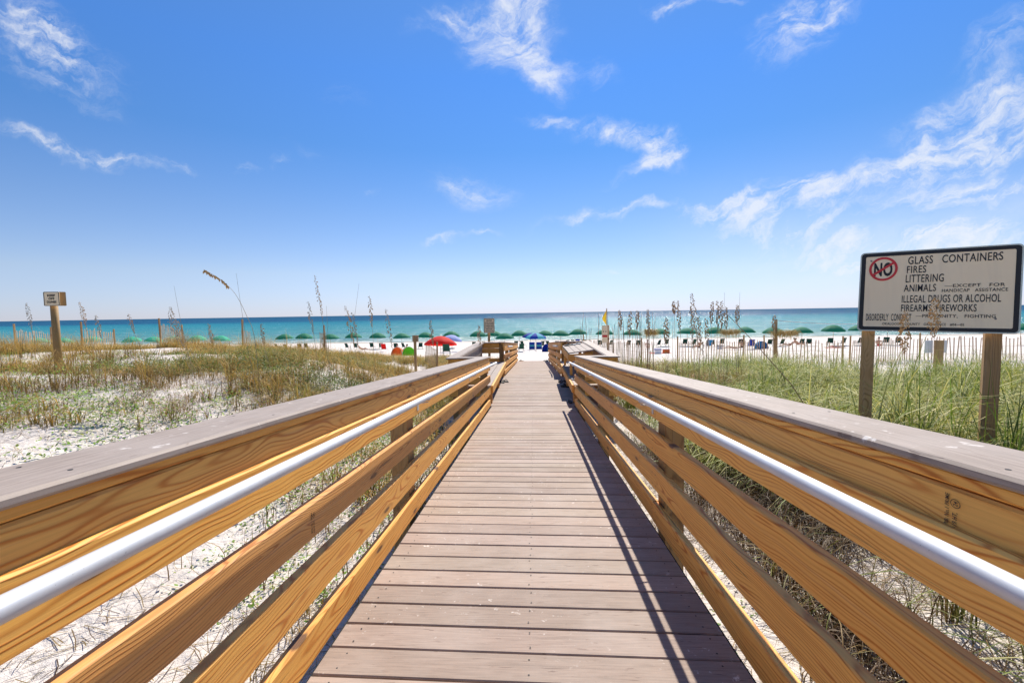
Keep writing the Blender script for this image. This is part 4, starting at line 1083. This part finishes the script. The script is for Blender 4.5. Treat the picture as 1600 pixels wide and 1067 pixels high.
# striped, blue-white, red
umbrella(G(837, 46), (M['aqua'], M['blue']), 'blue and aqua striped umbrella over two blue chairs', 1.08, .45, 1.95, rot=.2)
umbrella(G(829, 53), (M['navy'], M['blue']), 'dark blue umbrella half hidden behind the striped one', 1.0, .4, 2.0)
umbrella(G(707, 50), (M['paleblue'], M['paleblue']), 'pale blue umbrella behind the big red one', 1.05, .45, 1.9, tilt=(0, .2))
umbrella(G(688, 36), (M['red'], M['red']), 'big bright red umbrella standing low on the sand', 1.30, .62, 1.62, rot=.3, tilt=(-.12, .04))
b1 = chair_proto('lounge_chair', M['blue'], M['white'], 'left one of the two blue chairs under the striped umbrella', 'blue chairs under the striped umbrella', True)
q = MB(); q.box((0, .055, .352), (.50, .16, .018), Matrix.Rotation(R(-5), 3, 'X')); q.box((0, -.335, .72), (.50, .02, .20), Matrix.Rotation(R(22), 3, 'X')); q.build('cushion_band', M['aqua'], b1)
g = G(831, 45.5); b1.location = g; g2 = G(842, 45.5); b2 = copy_tree(b1); b2.location = g2; b2['label'] = 'right one of the two blue chairs under the striped umbrella'
# make the chairs face the sea (their backs to the camera)
for (px, d, lab, mt) in ((902, 57, 'bright blue beach chair behind the right bench table', M['blue']), (1107, 47, 'teal beach chair behind the middle fence', M['cyan']), (1172, 43, 'bright blue folding chair left of the blue pop-up tent behind the fence', M['blue']), (600, 52, 'small red beach chair under the fifth umbrella left of the boardwalk', M['red'])):
    c = chair_proto('beach_chair', mt, M['white'], lab, None); c.location = G(px, d)
c = copy_tree(cproto); c.location = G(814, 48); c.rotation_euler = (0, 0, .2); c['label'] = 'dark green chair standing alone left of the two blue chairs'
c = copy_tree(cproto); c.location = G(697, 34); c.rotation_euler = (0, 0, .1); c['label'] = 'dark green chair in the shade below the red umbrella'

def tent(px, d, w, h, mats, label, rz=0.0):
    root = empty('beach_tent', G(px, d), label, 'tent', None, rz); q = MB(); n, m = 18, 7
    vs = []; 
    for j in range(m + 1):
        f_ = j / m * math.pi / 2
        for k in range(n + 1):
            a = -.15 * math.pi + 1.3 * math.pi * k / n
            vs.append((w / 2 * math.cos(a) * math.cos(f_) ** .8, w * .42 * math.sin(a) * math.cos(f_), h * math.sin(f_) * (1 - .03 * math.cos(4 * a))))
    q.add(vs, [(j * (n + 1) + k, j * (n + 1) + k + 1, (j + 1) * (n + 1) + k + 1, (j + 1) * (n + 1) + k) for j in range(m) for k in range(n)])
    o = q.build('shell', mats[0], root, smooth=True); s = o.modifiers.new('thick', 'SOLIDIFY'); s.thickness = .01
    q = MB()
    for a in (-.1 * math.pi, .5 * math.pi, 1.1 * math.pi):
        q.tube([(w / 2 * 1.01 * math.cos(a) * math.cos(t), w * .425 * math.sin(a) * math.cos(t), h * 1.01 * math.sin(t)) for t in [i * math.pi / 16 for i in range(9)]], .012, 5)
    q.build('frame', mats[1], root); 
    q = MB(); q.box((0, 0, .02), (w * .9, w * .7, .02)); q.build('floor_sheet', mats[1], root); return root
tent(864, 47, 1.5, 1.0, (M['cyan'], M['blue']), 'turquoise and blue pop-up tent right of the two blue chairs', .3)
tent(853, 46.5, .9, .85, (M['blue'], M['blue']), 'small dark blue shelter standing against the turquoise tent', -.4)
tent(1190, 43, 1.35, .75, (M['cyan'], M['blue']), 'bright blue pop-up tent behind the right fence', .2)
tent(638, 30, .95, .72, (M['lime'], M['white']), 'lime green pop-up tent on the sand left of the boardwalk', .2)
tent(620, 31, .95, .66, (M['orange'], M['white']), 'orange pop-up tent next to the lime green one', -.2)
# wooden gear box / towels
def towel(px, d, mat, label):
    g = G(px, d); nx_, ny_ = 10, 6; m = MB(); vs = []
    for j in range(ny_ + 1):
        for i in range(nx_ + 1):
            x = (i / nx_ - .5) * 1.7; y = (j / ny_ - .5) * .8; vs.append((x, y, tzf(g.x + x, g.y + y) - g.z + .03 + .015 * math.sin(i * 1.7 + j)))
    m.add(vs, [(j * (nx_ + 1) + i, j * (nx_ + 1) + i + 1, (j + 1) * (nx_ + 1) + i + 1, (j + 1) * (nx_ + 1) + i) for j in range(ny_) for i in range(nx_)])
    o = m.build('beach_towel', mat); o.location = g; return tag(o, label, 'towel')
towel(1032, 36, M['red'], 'red towel on the sand seen through the fence gap')
towel(1308, 44, M['redp'], 'red towel under the lying person behind the fence')
towel(890, 50, M['white'], 'white towel spread right of the turquoise tent')
# cooler and bag by the red towel
def cooler(px, d, m1, m2, label):
    g = G(px, d); r_ = empty('cooler', g, label, 'cooler')
    q = MB(); q.box((0, 0, .17), (.5, .32, .32)); o = q.build('body', m1, r_); bv = o.modifiers.new('b', 'BEVEL'); bv.width = .03; bv.segments = 2
    q = MB(); q.box((0, 0, .355), (.53, .35, .05)); o = q.build('lid', m2, r_); bv = o.modifiers.new('b', 'BEVEL'); bv.width = .015
    q = MB(); q.tube([(-.26, 0, .28), (-.27, 0, .42), (0, 0, .45), (.27, 0, .42), (.26, 0, .28)], .012, 6); q.build('handle', m2, r_)
cooler(1028, 35.5, M['white'], M['blue'], 'white cooler with a blue lid on the red towel')
cooler(1041, 36, M['orange'], M['white'], 'orange cooler at the right end of the red towel')
cooler(1125, 45, M['white'], M['swim'], 'white cooler between the chairs behind the middle fence')

# ------------------------------------------------------------------ people
def person(loc, pose, label, skin, suit, rz=0.0):
    J = {}
    if pose == 'sit':      # on the sand / low chair, legs forward (+y)
        J = dict(pel=(0, 0, .16), wai=(0, -.05, .34), che=(0, -.10, .55), nec=(0, -.10, .70), hd0=(0, -.09, .78), hd1=(0, -.08, .90),
                 shl=(-.17, -.10, .64), ell=(-.25, -.02, .42), wrl=(-.20, .14, .34), hal=(-.17, .22, .34), shr=(.17, -.10, .64), elr=(.25, -.02, .42), wrr=(.20, .14, .34), har=(.17, .22, .34),
                 hil=(-.09, .02, .15), knl=(-.13, .40, .38), anl=(-.12, .66, .08), fol=(-.12, .80, .05), hir=(.09, .02, .15), knr=(.13, .42, .34), anr=(.12, .72, .08), foR=(.12, .86, .05))
    elif pose == 'recline':
        J = dict(pel=(0, 0, .34), wai=(0, -.14, .44), che=(0, -.30, .60), nec=(0, -.42, .74), hd0=(0, -.47, .82), hd1=(0, -.50, .93),
                 shl=(-.17, -.38, .68), ell=(-.27, -.22, .50), wrl=(-.22, .0, .48), hal=(-.18, .08, .47), shr=(.17, -.38, .68), elr=(.27, -.22, .50), wrr=(.22, .0, .48), har=(.18, .08, .47),
                 hil=(-.09, .02, .34), knl=(-.12, .42, .48), anl=(-.11, .78, .24), fol=(-.11, .86, .32), hir=(.09, .02, .34), knr=(.12, .44, .42), anr=(.11, .84, .22), foR=(.11, .92, .30))
    elif pose == 'lie':
        J = dict(pel=(0, 0, .14), wai=(0, -.18, .14), che=(0, -.38, .15), nec=(0, -.54, .16), hd0=(0, -.62, .17), hd1=(0, -.74, .18),
                 shl=(-.18, -.47, .15), ell=(-.30, -.26, .08), wrl=(-.26, -.02, .07), hal=(-.24, .07, .07), shr=(.18, -.47, .15), elr=(.36, -.60, .10), wrr=(.20, -.74, .08), har=(.12, -.76, .08),
                 hil=(-.09, .04, .13), knl=(-.12, .44, .30), anl=(-.11, .74, .06), fol=(-.11, .86, .04), hir=(.09, .04, .13), knr=(.12, .48, .12), anr=(.12, .90, .07), foR=(.12, .97, .15))
    else:  # stand
        J = dict(pel=(0, 0, .92), wai=(0, .0, 1.08), che=(0, -.01, 1.28), nec=(0, 0, 1.45), hd0=(0, .01, 1.54), hd1=(0, .01, 1.68),
                 shl=(-.18, 0, 1.40), ell=(-.25, .02, 1.12), wrl=(-.24, .10, .88), hal=(-.23, .13, .80), shr=(.18, 0, 1.40), elr=(.25, .02, 1.12), wrr=(.24, .10, .88), har=(.23, .13, .80),
                 hil=(-.09, 0, .90), knl=(-.11, .03, .50), anl=(-.11, 0, .08), fol=(-.11, .14, .04), hir=(.09, 0, .90), knr=(.11, .05, .50), anr=(.12, .10, .08), foR=(.12, .24, .04))
    rad = dict(pel=.13, wai=.11, che=.13, nec=.05, hd0=.075, hd1=.085, shl=.06, ell=.04, wrl=.028, hal=.035, shr=.06, elr=.04, wrr=.028, har=.035, hil=.085, knl=.058, anl=.036, fol=.03, hir=.085, knr=.058, anr=.036, foR=.03)
    ks = list(J); E = [('pel', 'wai'), ('wai', 'che'), ('che', 'nec'), ('nec', 'hd0'), ('hd0', 'hd1'), ('che', 'shl'), ('shl', 'ell'), ('ell', 'wrl'), ('wrl', 'hal'), ('che', 'shr'), ('shr', 'elr'), ('elr', 'wrr'), ('wrr', 'har'),
                       ('pel', 'hil'), ('hil', 'knl'), ('knl', 'anl'), ('anl', 'fol'), ('pel', 'hir'), ('hir', 'knr'), ('knr', 'anr'), ('anr', 'foR')]
    def skin_mesh(name, keys, grow, mat, parent):
        ed = [(a, b) for a, b in E if a in keys and b in keys]
        me = bpy.data.meshes.new(name); me.from_pydata([J[k] for k in keys], [(keys.index(a), keys.index(b)) for a, b in ed], []); me.update()
        o = link(name, me, mat, parent); sk = o.modifiers.new('skin', 'SKIN'); sk.use_smooth_shade = True
        for i, k in enumerate(keys):
            v = me.skin_vertices[0].data[i]; v.radius = (rad[k] * grow, rad[k] * grow * .85); v.use_root = (i == 0)
        sb = o.modifiers.new('sub', 'SUBSURF'); sb.levels = sb.render_levels = 1
        return o
    root = empty('person', loc, label, 'person', None, rz)
    skin_mesh('body', ks, 1.0, skin, root)
    if suit: skin_mesh('swimwear', ['pel', 'wai', 'hil', 'hir'], 1.12, suit, root)
    # hair cap
    h1 = Vector(J['hd1']); q = MB(); vs = []
    for j in range(6):
        f_ = -.35 + j / 5 * (math.pi / 2 + .35)
        for k in range(10):
            a = 2 * math.pi * k / 10; vs.append(h1 + Vector((.098 * math.cos(a) * math.cos(f_), -.012 + .10 * math.sin(a) * math.cos(f_), .012 + .098 * math.sin(f_))))
    q.add(vs, [(j * 10 + k, j * 10 + (k + 1) % 10, (j + 1) * 10 + (k + 1) % 10, (j + 1) * 10 + k) for j in range(5) for k in range(10)])
    q.build('hair', M['hair'], root, smooth=True)
    return root
person(G(619, 40), 'sit', 'person in dark swimwear sitting on the sand behind the orange tent', M['skin'], M['swim'], .9)
person(G(629, 41.5), 'recline', 'second bather leaning back between the sixth umbrella and the lime tent', M['skin'], M['swim'], 1.1)
person(G(897, 47), 'sit', 'person sitting on the sand behind the far end of the slanted table', M['skin'], M['swim'], .4)
person(G(906, 50), 'lie', 'fair person lying on the sand right of the seated one by the table', M['skin2'], M['swimred'], 1.5)
person(G(1159, 45), 'sit', 'tanned person sitting upright left of the blue folding chair', M['skin'], M['swim'], -.6)
person(G(1145, 44), 'lie', 'person lying low behind the fence left of the tanned sitter', M['skin'], M['swimred'], 1.4)
person(G(1306, 44), 'lie', 'person lying on a red towel behind the fence near the rules sign', M['skin2'], M['swim'], 1.4)
person(G(1247, 47), 'recline', 'person reclining under the umbrella two places right of the tall post', M['skin'], M['swim'], -1.2)
person(G(565, 52), 'recline', 'bather leaning back left of the small red chair on the left beach', M['skin'], M['swim'], -1.0)
person(G(1093, 46), 'sit', 'person seated behind the middle fence left of the teal chair', M['skin'], M['swim'], .5)
person(G(1012, 48), 'sit', 'person seated behind the sandy gap next to the flag side fence', M['skin2'], M['swimred'], -.4)
person(G(1234, 44), 'recline', 'dark swimsuit bather reclining just right of the tall fence post', M['skin'], M['swim'], 1.2)
person(G(1374, 43), 'sit', 'person sitting behind the fence between the posts of the rules sign', M['skin'], M['swimred'], -.8)

# ------------------------------------------------------------------ footwear on the landing and bench
def sandal_pair(loc, label, sole, strap, rz):
    root = empty('sandals', loc, label, 'sandals', None, rz)
    for s_ in (-1, 1):
        pts = []
        for k in range(16):
            a = 2 * math.pi * k / 16; y = .13 * math.sin(a); x = (.045 + .012 * math.sin(a)) * math.cos(a); pts.append((x + s_ * .07, y + s_ * .02))
        q = MB(); q.add([(x, y, .001) for x, y in pts] + [(x, y, .02) for x, y in pts], [tuple(range(16))[::-1], tuple(range(16, 32))] + [(k, (k + 1) % 16, 16 + (k + 1) % 16, 16 + k) for k in range(16)])
        o = q.build('sole', sole, root)
        q = MB(); c = Vector((s_ * .07, s_ * .02, 0))
        for e in (-1, 1): q.tube([c + Vector((0, .075, .02)), c + Vector((e * .03, .045, .055)), c + Vector((e * .046, -.02, .02))], .008, 5)
        q.build('strap', strap, root)
    return root
def on_landing(px, py):
    # intersect with the landing plane
    d = (MC @ Vector(((px - 800) / F, -(py - 533.5) / F, -1))); t = (ZL + .002 - CAM.z) / d.z
    return CAM + d * t
sandal_pair(on_landing(787, 597), 'black flip-flops lying at the foot of the left bench', M['rubber'], M['rubber'], .6)
sandal_pair(on_landing(880, 597), 'black sandals under the right bench, farthest along it', M['rubber'], M['rubber'], .2)
sandal_pair(on_landing(884.5, 604), 'dark flat sandals under the right bench, in the middle', M['rubber'], M['rubber'], 1.3)
sandal_pair(on_landing(896, 628), 'dark flip-flops at the near end of the right bench', M['rubber'], M['greyrub'], .1)
sandal_pair(Vector((XR + .13, 8.75, ZL + .371)), 'grey and black shoes on the seat of the right bench', M['greyrub'], M['rubber'], .8)
sandal_pair(Vector((XR + .40, 8.55, ZL + .371)), 'black sandals on the seat of the right bench beside the grey shoes', M['rubber'], M['rubber'], .2)
for (x, y, rz, lb, a_, b_3) in ((XR + .16, 11.1, .9, 'black sandals at the left far corner of the slanted table', M['rubber'], M['rubber']), (XR + .33, 11.12, .3, 'grey sandals in the middle of the far table edge', M['greyrub'], M['rubber'])):
    s_ = sandal_pair(Vector((x, y, ZL + .850 + (x - XR) * .128)), lb, a_, b_3, rz); s_.rotation_euler = (0, -ang, rz)
z15 = dz(22.3)
sandal_pair(Vector((-.62, 22.2, dz(22.2) + .003)), 'tan sandals left at the foot of the far left railing', M['tan'], M['rubber'], 1.1)
sandal_pair(Vector((.60, 22.0, dz(22.0) + .003)), 'dark shoes left at the foot of the far right railing', M['rubber'], M['rubber'], .4)

# ------------------------------------------------------------------ light and sky
SUN_AZ, SUN_EL = math.atan2(.235, 1.0), math.atan(1 / math.hypot(.235, 1.0))    # azimuth measured from +Y towards +X
sd = bpy.data.lights.new('sun', 'SUN'); sd.energy = 3.4; sd.angle = R(.5); sd.color = (1.0, .93, .82)
so = bpy.data.objects.new('sun', sd); COL.objects.link(so)
sv = Vector((math.sin(SUN_AZ) * math.cos(SUN_EL), math.cos(SUN_AZ) * math.cos(SUN_EL), math.sin(SUN_EL)))
so.rotation_euler = sv.to_track_quat('Z', 'Y').to_euler(); so.location = sv * 50

w = bpy.data.worlds.new('World'); S.world = w; w.use_nodes = True
class WT(NT):
    def __init__(s, tree): s.t = tree; s.n = tree.nodes
t = WT(w.node_tree); bg = t.n['Background']
sky = t.N('ShaderNodeTexSky'); sky.sky_type = 'NISHITA'; sky.sun_disc = False; sky.sun_elevation = SUN_EL; sky.sun_rotation = SUN_AZ
sky.altitude = 0; sky.air_density = 1.0; sky.dust_density = 0.0; sky.ozone_density = 3.0
gen = t.N('ShaderNodeTexCoord').outputs['Generated']
dx_, dy_, dz_ = t.sep(gen)
iy = t.math('DIVIDE', 1.0, t.math('MAXIMUM', dy_, .08))
u_ = t.math('MULTIPLY', dx_, iy); v_ = t.math('MULTIPLY', dz_, iy)
p0 = t.comb(u_, v_, 0)
wn = t.noise(p0, 5.0, 5, .6, 'Color'); wv = t.vmath('SCALE', t.vmath('SUBTRACT', wn, (.5, .5, .5)));
t.n[-1].inputs['Scale'].default_value = .16
pw = t.vmath('ADD', p0, wv)
def duv(px, py):
    d = MC @ Vector(((px - 800) / F, -(py - 533.5) / F, -1)); return d.x / d.y, d.z / d.y
BL = [(800, 60, 75, 105, 80, 1.25), (850, 125, 60, 35, -40, 1.0), (700, 22, 80, 28, 10, .85), (815, 5, 60, 40, 0, 1.1), (80, 85, 190, 75, -28, .80), (60, 30, 100, 50, -35, .65), (60, 212, 120, 20, -14, .8), (170, 245, 150, 20, -13, .85),
      (925, 107, 60, 32, -10, .75), (950, 205, 120, 32, -6, .95), (1030, 228, 70, 50, -30, .85), (1005, 258, 100, 18, 24, .85), (842, 192, 60, 16, 0, .6), (955, 338, 160, 15, 8, 1.0), (755, 312, 80, 36, -5, .85), (690, 290, 60, 44, 0, .6),
      (700, 379, 50, 8, 0, .85), (755, 372, 34, 6, 0, .8), (1235, 50, 110, 70, 35, .95), (1285, 10, 110, 40, 10, .8), (1080, 2, 80, 16, 0, 1.1), (1490, 175, 170, 40, 25, .95), (1535, 240, 180, 70, 24, 1.1), (1600, 180, 80, 60, 20, .7),
      (1250, 300, 220, 36, 10, 1.15), (1150, 318, 120, 18, 10, .9), (1240, 355, 230, 60, 8, 1.0), (1500, 372, 250, 45, 8, 1.15), (1545, 305, 140, 28, 8, 1.1), (1450, 250, 120, 40, 28, .7), (1560, 80, 140, 70, 38, .75), (1350, 405, 260, 40, 4, .95), (960, 415, 120, 8, 3, .5), (385, 257, 34, 10, -10, .6), (490, 240, 160, 70, -20, .25), (445, 262, 26, 14, -20, .5),
      (575, 307, 26, 8, 0, .5), (530, 135, 50, 36, 0, .35), (285, 267, 40, 7, -18, .6), (600, 165, 80, 30, -15, .25)]
acc = None
for (px, py, rx, ry, an, stg) in BL:
    cu_, cv_ = duv(px, py); k_ = (duv(px + 10, py)[0] - duv(px - 10, py)[0]) / 20
    mp = t.N('ShaderNodeMapping'); mp.vector_type = 'TEXTURE'
    mp.inputs['Location'].default_value = (cu_, cv_, 0); mp.inputs['Rotation'].default_value = (0, 0, R(an)); mp.inputs['Scale'].default_value = (rx * k_ * 1.12, ry * k_ * 1.15, 1)
    t.L(pw, mp.inputs['Vector']); gr = t.N('ShaderNodeTexGradient'); gr.gradient_type = 'SPHERICAL'; t.L(mp.outputs[0], gr.inputs[0])
    o_f = t.math('MULTIPLY', gr.outputs['Fac'], stg * (.90 if px > 1180 else .98))
    acc = o_f if acc is None else t.math('ADD', acc, o_f)
def streak(angle, sx, sy, seed):
    mp = t.N('ShaderNodeMapping'); mp.inputs['Rotation'].default_value = (0, 0, R(-angle)); mp.inputs['Location'].default_value = (seed, seed * 1.7, 0); 
    t.L(pw, mp.inputs['Vector']); m2 = t.vmath('MULTIPLY', mp.outputs[0], (sx, sy, 1)); return t.noise(m2, 1.0, 8, .66, dist=.35)
sL = streak(-22, 6, 26, 3.1); sR = streak(26, 6, 24, 7.7)
mxn = t.N('ShaderNodeMix'); mxn.data_type = 'FLOAT'; t.L(t.mapr(u_, -.35, .15), mxn.inputs[0]); t.L(sL, mxn.inputs[2]); t.L(sR, mxn.inputs[3]); st_ = mxn.outputs[0]
fineN = t.noise(pw, 14, 8, .68)
tex = t.math('ADD', t.math('MULTIPLY', st_, .62), t.math('MULTIPLY', fineN, .38))
dens = t.math('MULTIPLY', t.mapr(tex, .34, .70), t.mapr(acc, 0.0, .95, 0, 1.15))
dens = t.mapr(dens, .06, .85, 0, 1, True)
dens = t.math('POWER', dens, 1.25)
soft = t.math('MULTIPLY', t.mapr(u_, .05, 1.0, 0, 1, True), t.math('MULTIPLY', t.mapr(v_, .34, .10, 0, 1, True), t.mapr(streak(8, 1.6, 7, 2.2), .38, .66, .10, 1)))
dens = t.math('MAXIMUM', dens, t.math('MULTIPLY', soft, .55))
dens = t.math('MULTIPLY', dens, t.math('GREATER_THAN', dy_, .1))
skyc = sky.outputs[0]
# deepen the blue a little the way the photograph's sky is
grade = t.ramp(dz_, [(0.0, (.33, .38, .63)), (.085, (.46, .445, .54)), (.2, (.38, .44, .56)), (.33, (.27, .44, .62)), (.45, (.28, .49, .73)), (.6, (.36, .55, .74)), (1.0, (.5, .62, .78))])
cl = t.mix(1.0, skyc, grade, 'MULTIPLY')
cl = t.vmath('SCALE', cl); t.n[-1].inputs['Scale'].default_value = .68
cl = t.mix(t.math('MULTIPLY', dens, .74), cl, (3.0, 3.05, 3.15))
t.L(cl, bg.inputs['Color']); bg.inputs['Strength'].default_value = .15

# ------------------------------------------------------------------ render settings
S.view_settings.view_transform = 'Standard'; S.view_settings.look = 'None'; S.view_settings.exposure = 1.05; S.view_settings.gamma = 1.0
S.render.engine = 'CYCLES'; S.cycles.max_bounces = 6; S.cycles.diffuse_bounces = 4; S.cycles.glossy_bounces = 3; S.cycles.transmission_bounces = 3; S.cycles.use_denoising = True
